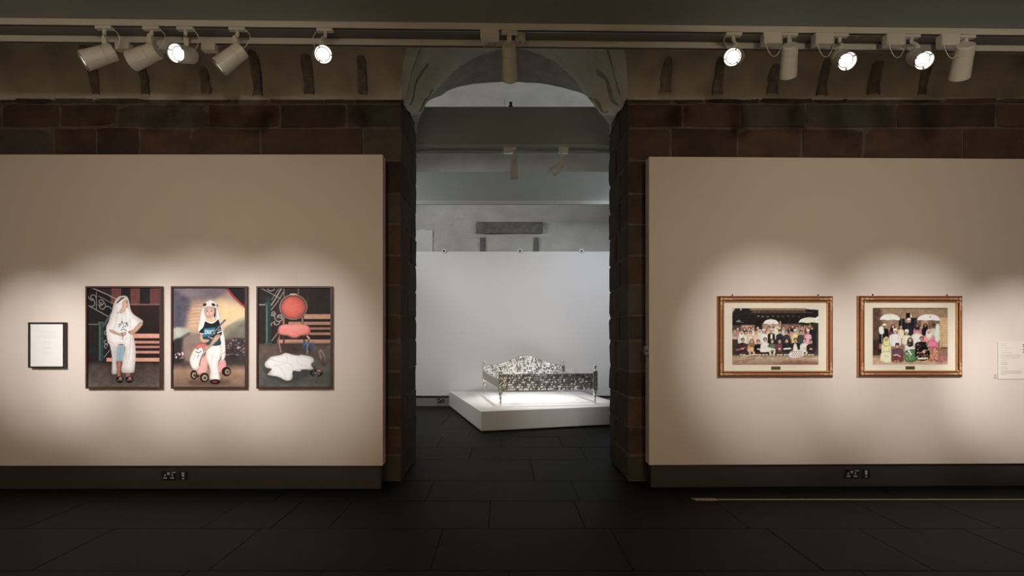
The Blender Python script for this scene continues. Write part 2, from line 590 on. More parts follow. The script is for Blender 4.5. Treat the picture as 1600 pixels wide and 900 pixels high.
# springing line of every profile lies along the reveal
mid[0] = Vector((OPL, BACK_Y - 0.42, 3.905 + (back[0].z - 3.905) * 0.585))
mid[-1] = Vector((OPR, BACK_Y - 0.42, 3.905 + (back[-1].z - 3.905) * 0.585))
NA = 61
fr, md, bk = resample(FP, NA), resample(mid, NA), resample(back, NA)
rows = []
NV = 14
for j in range(NV + 1):
    v = j / NV
    row = []
    for i in range(NA):
        p = fr[i].lerp(md[i], v)
        s = i / (NA - 1)
        edge = min(1.0, min(s, 1 - s) * 9)
        fade = max(0.0, 1 - abs(min(s, 1 - s) - 0.12) / 0.16)
        groove = max(0.0, 1 - abs(v - 0.33 - 0.1 * s) / 0.07) + max(0.0, 1 - abs(v - 0.68) / 0.07)
        inward = Vector((AX - p.x, 0, 3.6 - p.z)).normalized()
        if 0 < j < NV:
            bulge = 0.05 * math.sin(math.pi * v * 3) * fade
            p = p - inward * (0.10 * groove * fade) + inward * bulge
        p = p + inward * 0.012 * vn(p.x * 7, p.y * 7, p.z * 7) * edge * (1 if j > 0 else 0)
        row.append(p)
    rows.append(row)
mdn = rows[-1]
for j in range(1, 6):
    v = j / 5
    row = []
    for i in range(NA):
        p = mdn[i].lerp(bk[i], v)
        s = i / (NA - 1)
        edge = min(1.0, min(s, 1 - s) * 9)
        inward = Vector((AX - p.x, 0, 3.6 - p.z)).normalized()
        p = p + inward * (0.006 if j < 5 else 0.010) * vn(p.x * 11, p.y * 9, p.z * 11) * edge
        row.append(p)
    rows.append(row)
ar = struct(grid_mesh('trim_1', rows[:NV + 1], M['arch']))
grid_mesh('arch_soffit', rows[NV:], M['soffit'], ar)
for side in (0, 1):  # dark ribbons paint the shade into the arch grooves
    for v0, sa, sb in ((0.30, 0.035, 0.20), (0.62, 0.02, 0.17), (0.86, 0.03, 0.13)):
        rib = []
        for k in range(13):
            s_ = sa + (sb - sa) * k / 12
            i0 = (s_ if side == 0 else 1 - s_) * (NA - 1)
            ia = min(NA - 2, int(i0))
            t_ = i0 - ia
            ww = (0.042 * math.sin(math.pi * (0.12 + 0.80 * k / 12)) + 0.008) * (1 + 0.4 * vn(k * 0.8, v0 * 9, side * 5))
            def ap(v):
                f = max(0.0, min(NV - 0.001, v * NV))
                j = int(f)
                a_ = rows[j][ia].lerp(rows[j][ia + 1], t_)
                b_ = rows[j + 1][ia].lerp(rows[j + 1][ia + 1], t_)
                return a_.lerp(b_, f - j)
            vc = v0 + 0.05 * vn(k * 0.35, v0 * 7, 3 + side)
            pp = ap(vc)
            inw = Vector((AX - pp.x, -0.35, 3.6 - pp.z)).normalized()
            rib.append([ap(vc - ww) - inw * 0.004, ap(vc - ww * 0.4) + inw * 0.012, ap(vc + ww * 0.4) + inw * 0.012, ap(vc + ww) - inw * 0.004])
        grid_mesh('groove_shade_ribbon', rib, M['groove_shade'], ar)
# wall over the arch on the far side
lun = [[p.copy() for p in bk], [Vector((p.x, BACK_Y, 4.75)) for p in bk]]
wb = struct(grid_mesh('wall_arch', lun, M['vault_far'], smooth=False))
for a, b in ((XL, OPL), (OPR, XR)):
    box('unseen_wall_board', a, b, BACK_Y - 0.1, BACK_Y - 0.0, 3.89, 4.75, M['vault_far'], wb)
    box('unseen_wall_board', a if a < 0 else a + 0.35, b - 0.35 if a < 0 else b, BACK_Y - 0.01, BACK_Y + 0.004, 0, 3.89, M['vault_far'], wb)  # unseen white boards added to bounce light onto the far beam

# ---- far room: vault, end wall with old lintel and niche
FC, FH = (BACK_Y + FAR_Y) / 2, (FAR_Y - BACK_Y) / 2
rows = []
for i in range(33):
    a = math.pi * i / 32
    rows.append([Vector((-5 + 10 * k / 30, FC - FH * math.cos(a), 4.60 + 1.15 * math.sin(a) + 0.012 * vn(k * 0.7, i * 0.8, 3))) for k in range(31)])
struct(grid_mesh('ceiling_far', rows, M['vault_far']))
wf = struct(box('wall_back', -5, 5, FAR_Y, FAR_Y + 0.2, 0, 4.7, M['vault_far']))
for side, x in (('side_left', -4.6), ('side_right', 4.6)):
    struct(box('wall_far_' + side, x - 0.1 if x > 0 else x, x if x > 0 else x + 0.1, BACK_Y, FAR_Y, 0, 5.8, M['vault_far']))
d = FAR_Y - 0.03
a, b = W(744, 347.5, d), W(848, 365.5, d)
stone('lintel', a.x, b.x, FAR_Y - 0.09, FAR_Y + 0.02, b.z, a.z, M['lintel'], wf, 5, rnd=0.014, jit=0.012)
for xa, xb in ((750, 757.5), (834, 842)):
    p, q = W(xa, 371, d), W(xb, 400, d)
    stone('niche_jamb', p.x, q.x, FAR_Y - 0.05, FAR_Y + 0.02, 2.9, p.z, M['post'], wf, int(xa), rnd=0.008, jit=0.005)
p, q = W(640, 357.5, d), W(676, 400, d)
bm = bmesh.new()
outl = [(p.x, 2.9), (q.x, 2.9), (q.x, p.z - 0.03), (q.x - 0.1, p.z - 0.035), (q.x - 0.22, p.z - 0.01), (q.x - 0.34, p.z - 0.03), (p.x, p.z - 0.1)]
add_prism(bm, outl, FAR_Y - 0.03, FAR_Y + 0.01)
from_bm('plaster_patch', bm, M['patch'], wf)
bm = bmesh.new()
for k in range(24):                                   # brick courses showing through the whitewash
    z = 3.3 + k * 0.055
    x = -1.9 + rng.uniform(0, 0.2)
    while x < 2.3:
        ln = rng.uniform(0.19, 0.25)
        if rng.random() < 0.62:
            add_box(bm, x + 0.006, x + ln - 0.006, FAR_Y - rng.uniform(0.003, 0.012), FAR_Y + 0.01, z + 0.004, z + 0.051)
        x += ln
o = from_bm('whitewashed_bricks', bm, M['vault_far'], wf)
o['kind'] = 'stuff'

# ---- walls that close the near room behind the camera
struct(box('wall_front', XL, XR, -1.0, -0.8, 0, 5.2, M['room']))
struct(box('wall_side_left', XL - 0.1, XL, -1, WALL_Y + 0.2, 0, 5.2, M['room']))
struct(box('wall_side_right', XR, XR + 0.1, -1, WALL_Y + 0.2, 0, 5.2, M['room']))


# ---- beams carrying the tracks
def slanted_box(name, p0, p1, dy0, dy1, z0, z1, m, parent=None, bevel=0.0):
    """box along p0-p1 (x, y), offset dy0..dy1 across it"""
    bm = bmesh.new()
    add_box(bm, p0[0], p1[0], dy0, dy1, z0, z1, bevel)
    for v in bm.verts:
        t = (v.co.x - p0[0]) / (p1[0] - p0[0])
        v.co.y += p0[1] + (p1[1] - p0[1]) * t
    return from_bm(name, bm, m, parent)


SL = 0.0195                                  # the near track stands a little askew


def ny(x):
    return 3.86 + SL * x


NZ = EYE + (CY - 39) * 3.86 / F              # underside of the near beam
bx0, bx1 = -6.5, 6.5
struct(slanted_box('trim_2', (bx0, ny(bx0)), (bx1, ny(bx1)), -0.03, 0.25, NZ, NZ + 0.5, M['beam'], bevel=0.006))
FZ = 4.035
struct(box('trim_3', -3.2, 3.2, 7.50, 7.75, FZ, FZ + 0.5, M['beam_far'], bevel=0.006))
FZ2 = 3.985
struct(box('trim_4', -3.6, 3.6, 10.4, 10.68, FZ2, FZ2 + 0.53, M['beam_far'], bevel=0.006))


def track(p0, p1, z, label, m, dz=0.042, dy=0.038):
    o = empty('lighting_track', ((p0[0] + p1[0]) / 2, (p0[1] + p1[1]) / 2, z - dz))
    r = slanted_box('rail', p0, p1, -dy / 2, dy / 2, z - dz, z, m, None, 0.002)
    g = slanted_box('groove', p0, p1, -dy * 0.25, dy * 0.25, z - dz - 0.0015, z - dz + 0.004, M['groove'], None)
    for c in (r, g):
        c.parent = o
        c.matrix_parent_inverse = Matrix.Translation(-o.location)
    tag(o, label, 'lighting track')
    return o


def reparent(c, o):
    c.parent = o
    c.matrix_parent_inverse = Matrix.Translation(-o.location)


TZ = NZ
track((bx0, ny(bx0) - 0.005), (bx1, ny(bx1) - 0.005), TZ, 'front track rail under the near beam, with the big spotlights clipped on', M['rail'])
track((bx0, ny(bx0) + 0.215), (bx1, ny(bx1) + 0.215), TZ, 'rear track rail under the near beam, just behind the spotlights', M['rail'])
track((-3.2, 7.52), (3.2, 7.52), FZ, 'front track rail with two small spotlights seen through the arch', M['rail_far'], 0.04)
track((-3.2, 7.735), (3.2, 7.735), FZ, 'rear track rail behind the two small spotlights seen through the arch', M['rail_far'], 0.04)
track((-3.6, 10.43), (3.6, 10.43), FZ2, 'pale track rail under the farthest beam, above the old lintel', M['rail_far'], 0.07, 0.05)

# ================================================================ track spotlights


def aim(px, py, d, ix, iy, c):
    """a direction given by how it shows in the photograph: right, up, towards the camera"""
    p = W(px, py, d)
    v = (Vector((0, 0, EYE)) - p).normalized()
    r = Vector((0, 0, 1)).cross(v).normalized()
    u = v.cross(r)
    return (r * ix + u * iy + v * c).normalized()


def spotlight(px, py, d, ix, iy, c, rail_z, rail_y, rail_px, on, label, R=0.064, L=0.205, box_dx=None, cable=1, taper=1.0, group=None, rear_box=None, enamel='lamp', bh=0.08, beam=900):
    ctr = W(px, py, d)
    dr = aim(px, py, d, ix, iy, c)
    ax_x = (rail_px - CX) * rail_y / F
    o = empty('track_spotlight', (ax_x, rail_y, rail_z))
    base = o.location.copy()
    q = Vector((0, 0, 1)).rotation_difference(dr).to_matrix().to_4x4()
    mt = Matrix.Translation(ctr) @ q
    h = L / 2
    # body: rear cap, groove, barrel
    bm = bmesh.new()
    prof = [(0.0, -h), (R * 0.80, -h), (R * 0.88, -h + 0.006), (R * 0.90, -h + 0.062), (R * 0.87, -h + 0.064), (R * 0.87, -h + 0.068), (R * 0.91, -h + 0.070),
            (R * taper, h - 0.004), (R * taper, h), (R * 0.94 * taper, h), (R * 0.92 * taper, h - 0.05), (0.0, h - 0.052)]
    add_lathe(bm, prof, 28, mt)
    reparent(from_bm('lamp_body', bm, M[enamel], None, False), o)
    bm = bmesh.new()
    add_lathe(bm, [(R * 0.955 * taper, h + 0.001), (R * 0.995 * taper, h + 0.0015), (R * 0.995 * taper, h + 0.004), (R * 0.93 * taper, h + 0.004), (R * 0.925 * taper, h - 0.012)], 28, mt, cap=False)
    reparent(from_bm('lamp_rim', bm, M['lamp_dark']), o)
    bm = bmesh.new()
    add_lathe(bm, [(0.0, h - 0.034), (R * 0.66, h - 0.034), (R * 0.66, h - 0.046), (0.0, h - 0.046)], 24, mt)
    reparent(from_bm('lens', bm, M['lens_on'] if on else M['lens_off']), o)
    bm = bmesh.new()
    add_lathe(bm, [(R * 0.74, h - 0.040), (R * 0.90 * taper, h - 0.006)], 24, mt, cap=False)
    reparent(from_bm('reflector', bm, M['reflector'] if on else M['lamp_dark']), o)
    if on:
        for k in range(3):
            bm = bmesh.new()
            add_box(bm, R * 0.68, R * 0.93, -0.003, 0.003, h - 0.030, h - 0.004)
            bmesh.ops.transform(bm, matrix=mt @ Matrix.Rotation(2 * math.pi * k / 3 + 0.5, 4, 'Z'), verts=bm.verts)
            reparent(from_bm('lens_clip', bm, M['lamp_dark']), o)
    bm = bmesh.new()
    add_lathe(bm, [(R * 0.64, h - 0.041), (R * 0.66, h - 0.036), (R * 0.75, h - 0.034), (R * 0.76, h - 0.041)], 24, mt, cap=False)
    reparent(from_bm('baffle_ring', bm, M['lamp_dark']), o)
    if rear_box is not None:
        rbx = (rear_box - CX) * (rail_y + 0.22) / F
        reparent(box('driver_box', rbx - 0.05, rbx + 0.05, rail_y + 0.19, rail_y + 0.25, rail_z - 0.05, rail_z - 0.001, M[enamel], None, 0.004), o)
    # adapter, stem and arm
    reparent(box('track_adapter', ax_x - 0.055, ax_x + 0.055, rail_y - 0.017, rail_y + 0.017, rail_z - 0.022, rail_z - 0.001, M[enamel], None, 0.003), o)
    rear = ctr - dr * h * 0.35
    side = dr.cross(Vector((0, 0, 1)))
    bm = bmesh.new()
    add_lathe(bm, [(0.012, rail_z - 0.022), (0.012, rail_z - 0.055), (0.009, rail_z - 0.058)], 12, Matrix.Translation((ax_x, rail_y, 0)))
    reparent(from_bm('stem', bm, M[enamel]), o)
    bm = bmesh.new()
    pa = Vector((ax_x, rail_y, rail_z - 0.05))
    bx = Vector((rear.x, rear.y, max(rear.z + R * 0.75, rail_z - 0.20)))
    arm_top = Vector((rear.x, rear.y, rail_z - 0.055))
    for s, e, wd in ((pa, arm_top, 0.013), (arm_top, bx, 0.015)):
        t = (e - s)
        if t.length < 0.01:
            continue
        n = Vector((0, 1, 0))
        b_ = t.cross(n).normalized()
        vs = []
        for pnt in (s - t.normalized() * 0.006, e + t.normalized() * 0.006):
            vs += [bm.verts.new(pnt + b_ * sx * wd + n * sy * 0.004) for sx, sy in ((-1, -1), (1, -1), (1, 1), (-1, 1))]
        for f in ((0, 1, 2, 3), (7, 6, 5, 4), (0, 4, 5, 1), (1, 5, 6, 2), (2, 6, 7, 3), (3, 7, 4, 0)):
            bm.faces.new([vs[i] for i in f])
    bmesh.ops.recalc_face_normals(bm, faces=bm.faces)
    reparent(from_bm('bracket_arm', bm, M[enamel]), o)
    bxx = ax_x
    if box_dx is not None:
        bxx = ax_x + box_dx
        reparent(box('driver_box', bxx - 0.063, bxx + 0.063, rail_y - 0.03, rail_y + 0.03, rail_z - bh, rail_z - 0.001, M[enamel], None, 0.004), o)
    if cable:
        bm = bmesh.new()
        rr = ctr - dr * h
        if box_dx is not None:
            s = Vector((bxx - 0.063, rail_y - 0.034, rail_z - 0.02))
            e = Vector((bxx + 0.066, rail_y - 0.034, rail_z - 0.04))
            pts = [s.lerp(e, t) + Vector((0, 0, -0.145 * math.sin(math.pi * t) ** 0.6)) for t in [i / 14 for i in range(15)]]
        else:
            s = Vector((ax_x + 0.05 * cable, rail_y, rail_z - 0.01))
            e = rr + Vector((0, 0, 0.0))
            pts = []
            for i in range(13):
                t = i / 12
                pts.append(s.lerp(e, t) + Vector((0.045 * cable * math.sin(math.pi * t), 0, 0.01 * math.sin(math.pi * t))))
        add_tube(bm, pts, 0.0022, 6)
        reparent(from_bm('cable', bm, M['cable'], None, True), o)
    tag(o, label, 'spotlight', group)
    if on:
        spot('lamp_beam', ctr + dr * (h + 0.01), ctr + dr * 3, beam, 50, 0.8, WARM, 0.03, parent=o)
    return o


D0 = 3.86
RZ = NZ - 0.042


def near_lamp(px, py, ix, iy, c, rail_px, on, label, **k):
    X = (rail_px - CX) * D0 / F
    return spotlight(px, py, D0 + SL * X, ix, iy, c, RZ, ny(X) - 0.005, rail_px, on, label, **k)


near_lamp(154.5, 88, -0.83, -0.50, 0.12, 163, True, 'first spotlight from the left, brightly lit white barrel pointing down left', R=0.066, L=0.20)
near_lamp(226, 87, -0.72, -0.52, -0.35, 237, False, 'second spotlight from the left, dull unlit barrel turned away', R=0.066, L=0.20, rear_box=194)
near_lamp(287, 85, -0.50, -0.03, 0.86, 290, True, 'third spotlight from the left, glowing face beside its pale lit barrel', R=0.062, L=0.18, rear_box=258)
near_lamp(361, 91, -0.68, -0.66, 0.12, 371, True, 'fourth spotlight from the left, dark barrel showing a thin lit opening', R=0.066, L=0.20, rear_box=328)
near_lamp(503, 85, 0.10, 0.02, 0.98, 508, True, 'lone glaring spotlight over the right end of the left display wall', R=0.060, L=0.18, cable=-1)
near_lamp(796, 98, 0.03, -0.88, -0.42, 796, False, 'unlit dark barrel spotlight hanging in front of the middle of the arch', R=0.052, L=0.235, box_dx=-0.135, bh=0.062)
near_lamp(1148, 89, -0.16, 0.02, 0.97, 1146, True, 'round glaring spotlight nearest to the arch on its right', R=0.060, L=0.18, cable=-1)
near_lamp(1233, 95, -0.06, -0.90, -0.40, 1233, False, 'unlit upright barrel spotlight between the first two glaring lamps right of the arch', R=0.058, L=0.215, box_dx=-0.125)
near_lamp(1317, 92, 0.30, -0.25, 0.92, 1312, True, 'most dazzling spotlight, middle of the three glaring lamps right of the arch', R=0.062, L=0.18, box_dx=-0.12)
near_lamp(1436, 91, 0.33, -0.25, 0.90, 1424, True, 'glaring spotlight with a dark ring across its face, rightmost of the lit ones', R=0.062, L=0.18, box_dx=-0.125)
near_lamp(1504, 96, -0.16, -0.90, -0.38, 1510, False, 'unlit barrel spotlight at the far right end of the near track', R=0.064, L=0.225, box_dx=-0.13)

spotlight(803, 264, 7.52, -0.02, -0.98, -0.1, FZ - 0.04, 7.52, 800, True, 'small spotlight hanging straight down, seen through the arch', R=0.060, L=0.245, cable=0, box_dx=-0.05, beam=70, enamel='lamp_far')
spotlight(874, 262, 7.52, -0.82, -0.50, -0.15, FZ - 0.04, 7.52, 880, False, 'small spotlight tilted to the left, seen through the arch', R=0.062, L=0.20, cable=0, box_dx=0.0, enamel='lamp_far')

# ceiling sensor between the near rails
p = W(813, 61, 3.97)
o = empty('ceiling_sensor', (p.x, 3.97, NZ))
bm = bmesh.new()
add_lathe(bm, [(0.038, NZ), (0.038, NZ - 0.018), (0.033, NZ - 0.03), (0.033, NZ - 0.036), (0.038, NZ - 0.042), (0.036, NZ - 0.052), (0.022, NZ - 0.064), (0.0, NZ - 0.066)], 24, Matrix.Translation((p.x, 3.97, 0)))
reparent(from_bm('sensor_body', bm, M['lamp'], None, True), o)
bm = bmesh.new()
add_lathe(bm, [(0.010, NZ - 0.064), (0.010, NZ - 0.069), (0.0, NZ - 0.070)], 14, Matrix.Translation((p.x - 0.003, 3.965, 0)))
reparent(from_bm('sensor_eye', bm, M['dark']), o)
tag(o, 'small round sensor between the near track rails above the arch', 'sensor')

# little black fitting on top of the far beam, pale boss behind it, glint on the far wall
p = W(798, 167, 7.6)
o = empty('sensor_head', (p.x, 7.6, FZ + 0.5))
bm = bmesh.new()
add_lathe(bm, [(0.045, FZ + 0.5), (0.042, FZ + 0.525), (0.02, FZ + 0.56), (0.016, FZ + 0.58), (0.026, FZ + 0.595), (0.0, FZ + 0.6)], 16, Matrix.Translation((p.x, 7.6, 0)))
reparent(from_bm('sensor_body', bm, M['dark'], None, True), o)
bm = bmesh.new()
add_tube(bm, [(p.x - 0.08, 7.6, FZ + 0.5), (p.x - 0.08, 7.6, FZ + 0.64)], 0.003)
reparent(from_bm('wire', bm, M['rail_far']), o)
tag(o, 'little black fitting standing on the beam under the arch crown', 'sensor')

# ================================================================ display walls


def display_wall(name_label, x0, x1, y, z0, z1, rz, m, ms, pivot, thick=0.13, sk_in=0.03, base_d=0.045, side='left'):
    o = empty('display_wall', (pivot, y, 0), rz)
    a, b = x0 - pivot, x1 - pivot
    box('face_board', a, b, 0, thick, z0, z1, m, o, 0.003)
    box('bottom_trim', a, b, -0.0015, 0.012, z0 - 0.004, z0 + 0.006, m, o)
    sk = struct(box('baseboard_' + side, a + sk_in, b - sk_in, base_d, thick - 0.01, 0.002, z0 - 0.004, ms))
    sk.location = (pivot, y, 0)
    sk.rotation_euler = (0, 0, rz)
    tag(o, name_label, 'display wall', kind='thing')
    return o


display_wall('wide cream display wall with three portraits, left of the archway', -6.2, -1.160, PANEL_D, 0.24, 3.222, 0, M['panel'], M['skirt'], -1.16)
RA = math.radians(1.05)
RW = display_wall('wide cream display wall with two gilt frames, right of the archway', 1.408, 6.6, 5.455, 0.235, 3.217, RA, M['panel'], M['skirt'], 1.408, side='right')
display_wall('pale white display wall behind the metal bed, beyond the archway', -3.2, 3.2, 11.84, 0.229, 3.256, 0, M['panel_far'], M['skirt_far'], 0.0, side='back')


def RP(px, py, off=0.0):
    """point on the right display wall's face (off = distance in front of it) seen at a pixel"""
    n = Vector((math.sin(RA), -math.cos(RA), 0))
    p0 = Vector((1.408, 5.455, 0)) + n * off
    dirv = Vector(((px - CX) / F, 1, (CY - py) / F))
    c = Vector((0, 0, EYE))
    t = (p0 - c).dot(n) / dirv.dot(n)
    return c + dirv * t


# eyelets along the top of the far display wall
for k, px in enumerate((694, 812.5, 908.5)):
    p = W(px, 392.3, 11.84)
    bm = bmesh.new()
    mt = Matrix.Translation((p.x, 11.835, p.z)) @ Matrix.Rotation(math.pi / 2, 4, 'X')
    add_lathe(bm, [(0.02, -0.02), (0.052, -0.02), (0.056, 0.0), (0.05, 0.02), (0.026, 0.02), (0.02, 0.0), (0.02, -0.02)], 20, mt, cap=False)
    o = empty('eyelet', (p.x, 11.835, p.z))
    reparent(from_bm('ring', bm, M['ring'], None, True), o)
    bm = bmesh.new()
    add_lathe(bm, [(0.0, -0.018), (0.024, -0.018), (0.024, 0.004), (0.0, 0.004)], 14, mt)
    reparent(from_bm('hole_plug', bm, M['dark']), o)
    tag(o, ['white ring eyelet on the far display wall, leftmost one left of the lintel', 'white ring eyelet on the far display wall, below the middle of the lintel',
            'white ring eyelet on the far display wall, right of the lintel'][k], 'eyelet', 'ring eyelets on the far display wall')

# ================================================================ painting of flat prints


def srgb(c):
    c = np.asarray(c, float) / 255.0
    return np.where(c <= 0.04045, c / 12.92, ((c + 0.055) / 1.055) ** 2.4)


class Canvas:
    """small raster in which a printed picture is drawn; coordinates as measured on an enlargement"""
    SS = 2

    def __init__(s, x0, y0, x1, y1, wpx, seed=1):
        s.x0, s.y0, s.x1, s.y1 = x0, y0, x1, y1
        s.w = wpx * s.SS
        s.k = s.w / (x1 - x0)
        s.h = int(round((y1 - y0) * s.k / s.SS)) * s.SS
        s.a = np.zeros((s.h, s.w, 3))
        s.rs = np.random.RandomState(seed)
        s.Y, s.X = np.mgrid[0:s.h, 0:s.w]
        s.X = s.X / s.k + x0
        s.Y = s.Y / s.k + y0

    def put(s, m, c, alpha=1.0, sl=None):
        t = s.a if sl is None else s.a[sl]
        m = (m.astype(float) * alpha)[..., None]
        t[...] = t * (1 - m) + np.asarray(c, float) * m

    def bb(s, xs, ys, pad):
        i0 = max(0, int((min(xs) - pad - s.x0) * s.k)); i1 = min(s.w, int((max(xs) + pad - s.x0) * s.k) + 2)
        j0 = max(0, int((min(ys) - pad - s.y0) * s.k)); j1 = min(s.h, int((max(ys) + pad - s.y0) * s.k) + 2)
        return (slice(j0, max(j0, j1)), slice(i0, max(i0, i1)))

    @staticmethod
    def curve(p, closed, n=6):
        p = np.asarray(p, float)
        if len(p) < 3:
            return p
        out = []
        N = len(p)
        for i in range(N if closed else N - 1):
            if closed:
                a, b, c, d = p[(i - 1) % N], p[i], p[(i + 1) % N], p[(i + 2) % N]
            else:
                a, b, c, d = p[max(i - 1, 0)], p[i], p[i + 1], p[min(i + 2, N - 1)]
            for t in np.arange(n) / n:
                out.append(0.5 * (2 * b + (c - a) * t + (2 * a - 5 * b + 4 * c - d) * t * t + (3 * b - a - 3 * c + d) * t ** 3))
        if not closed:
            out.append(p[-1])
        return np.array(out)

    def soften(s, m, n):
        m = m.astype(float)
        for _ in range(3):
            for ax in (0, 1):
                c = np.cumsum(np.pad(m, [(n + 1, n), (0, 0)] if ax == 0 else [(0, 0), (n + 1, n)], mode='edge'), axis=ax)
                L = m.shape[ax]
                m = (np.take(c, range(2 * n + 1, 2 * n + 1 + L), ax) - np.take(c, range(0, L), ax)) / (2 * n + 1)
        return m

    def shaded(s, m, c, k, r):
        b = s.soften(m, max(1, int(r * s.k)))
        f = 1 - k * np.clip(1 - (b - 0.35) / 0.65, 0, 1)
        return np.asarray(c, float) * f[..., None]

    def poly(s, pts, c, smooth=True, alpha=1.0, soft=0, shade=None):
        p = s.curve(pts, True) if smooth else np.asarray(pts, float)
        sl = s.bb(p[:, 0], p[:, 1], soft * 4 / s.k)
        X, Y = s.X[sl], s.Y[sl]
        if X.size == 0:
            return
        m = np.zeros(X.shape, bool)
        q = np.roll(p, -1, 0)
        for (xa, ya), (xb, yb) in zip(p, q):
            if ya == yb:
                continue
            m ^= ((ya > Y) != (yb > Y)) & (X < (xb - xa) * (Y - ya) / (yb - ya) + xa)
        if soft:
            m = s.soften(m, soft)
        elif shade or (shade is None and smooth):
            w_ = min(p[:, 0].max() - p[:, 0].min(), p[:, 1].max() - p[:, 1].min())
            c = s.shaded(m, c, shade or 0.30, 0.10 * w_)
        s.put(m, c, alpha, sl)

    def rect(s, x0, y0, x1, y1, c, alpha=1.0, soft=0):
        s.poly([(x0, y0), (x1, y0), (x1, y1), (x0, y1)], c, False, alpha, soft)

    def ell(s, cx, cy, rx, ry, c, alpha=1.0, rot=0.0, soft=0, ring=None, shade=0.28):
        R = max(rx, ry)
        sl = s.bb([cx - R, cx + R], [cy - R, cy + R], soft * 4 / s.k)
        X, Y = s.X[sl] - cx, s.Y[sl] - cy
        if X.size == 0:
            return
        ca, sa = math.cos(rot), math.sin(rot)
        r = ((X * ca + Y * sa) / rx) ** 2 + ((-X * sa + Y * ca) / ry) ** 2
        m = r <= 1
        if ring:
            m &= r >= ring
        if soft:
            m = s.soften(m, soft)
        elif min(rx, ry) * s.k > 6:
            c = s.shaded(m, c, shade, 0.22 * min(rx, ry))
        s.put(m, c, alpha, sl)

    def line(s, pts, wd, c, smooth=True, alpha=1.0):
        p = s.curve(pts, False) if smooth and len(pts) > 2 else np.asarray(pts, float)
        sl = s.bb(p[:, 0], p[:, 1], wd)
        X, Y = s.X[sl], s.Y[sl]
        if X.size == 0:
            return
        D = np.full(X.shape, 1e9)
        for (xa, ya), (xb, yb) in zip(p[:-1], p[1:]):
            dx, dy = xb - xa, yb - ya
            t = np.clip(((X - xa) * dx + (Y - ya) * dy) / max(1e-9, dx * dx + dy * dy), 0, 1)
            D = np.minimum(D, (X - xa - t * dx) ** 2 + (Y - ya - t * dy) ** 2)
        s.put(D <= (wd / 2) ** 2, c, alpha, sl)

    def vgrad(s, y0, y1, c0, c1, x0=None, x1=None):
        m = (s.Y >= y0) & (s.Y <= y1)
        if x0 is not None:
            m &= (s.X >= x0) & (s.X <= x1)
        t = np.clip((s.Y - y0) / (y1 - y0), 0, 1)[..., None]
        g = np.asarray(c0, float) * (1 - t) + np.asarray(c1, float) * t
        s.a = np.where(m[..., None], g, s.a)

    def noise(s, amp, cells, x0=None, y0=None, x1=None, y1=None):
        gw, gh = cells, max(2, int(cells * s.h / s.w))
        g = s.rs.uniform(-1, 1, (gh + 2, gw + 2))
        u = np.linspace(0, gw, s.w); v = np.linspace(0, gh, s.h)
        ui, vi = u.astype(int), v.astype(int)
        fu, fv = (u - ui)[None, :], (v - vi)[:, None]
        fu = fu * fu * (3 - 2 * fu); fv = fv * fv * (3 - 2 * fv)
        n = (g[vi][:, ui] * (1 - fu) + g[vi][:, ui + 1] * fu) * (1 - fv) + (g[vi + 1][:, ui] * (1 - fu) + g[vi + 1][:, ui + 1] * fu) * fv
        m = np.ones(n.shape)
        if x0 is not None:
            m = ((s.X >= x0) & (s.X <= x1) & (s.Y >= y0) & (s.Y <= y1)).astype(float)
        s.a = np.clip(s.a + (n * m * amp)[..., None], 0, 255)

    def done(s):
        q = s.SS
        a = s.a.reshape(s.h // q, q, s.w // q, q, 3).mean((1, 3))
        g = a.mean(2, keepdims=True)
        a = g + (a - g) * 0.80
        a = a + (a - 125) * 0.12
        return np.clip(a, 0, 255)


def print_mat(name, rough, spec):
    m, nt, b = new_mat(name)
    at = nt.nodes.new('ShaderNodeAttribute')
    at.attribute_name = 'ink'
    nt.links.new(at.outputs['Color'], b.inputs['Base Color'])
    b.inputs['Roughness'].default_value = rough
    b.inputs['Specular IOR Level'].default_value = spec
    return m


M['print'] = print_mat('photographic_print', 0.55, 0.25)


def print_mesh(name, img, x0, x1, z0, z1, y, parent, gain=1.0):
    """flat sheet facing -y whose ink is a colour per vertex"""
    h, wd = img.shape[:2]
    xs = np.linspace(x0, x1, wd); zs = np.linspace(z1, z0, h)
    co = np.zeros((h, wd, 3))
    co[..., 0] = xs[None, :]; co[..., 1] = y; co[..., 2] = zs[:, None]
    idx = np.arange(h * wd).reshape(h, wd)
    f = np.stack([idx[1:, :-1], idx[1:, 1:], idx[:-1, 1:], idx[:-1, :-1]], -1).reshape(-1, 4)
    me = bpy.data.meshes.new(name)
    me.vertices.add(h * wd)
    me.vertices.foreach_set('co', co.ravel())
    me.loops.add(f.size)
    me.loops.foreach_set('vertex_index', f.ravel())
    me.polygons.add(len(f))
    me.polygons.foreach_set('loop_start', np.arange(0, f.size, 4))
    me.update(calc_edges=True)
    at = me.color_attributes.new('ink', 'FLOAT_COLOR', 'POINT')
    col = np.ones((h * wd, 4))
    col[:, :3] = np.clip(srgb(img.reshape(-1, 3)) * gain, 0, 0.92)
    at.data.foreach_set('color', col.ravel())
    return link(name, me, M['print'], parent)


def scrolls(c, items, wd, col):
    for cx, cy, r0, r1, a0, a1 in items:
        n = 22
        pts = []
        for i in range(n + 1):
            t = i / n
            r = r0 + (r1 - r0) * t
            a = math.radians(a0 + (a1 - a0) * t)
            pts.append((cx + r * math.cos(a), cy + r * math.sin(a)))
        c.line(pts, wd, col, False)


SKIN = (216, 168, 146)


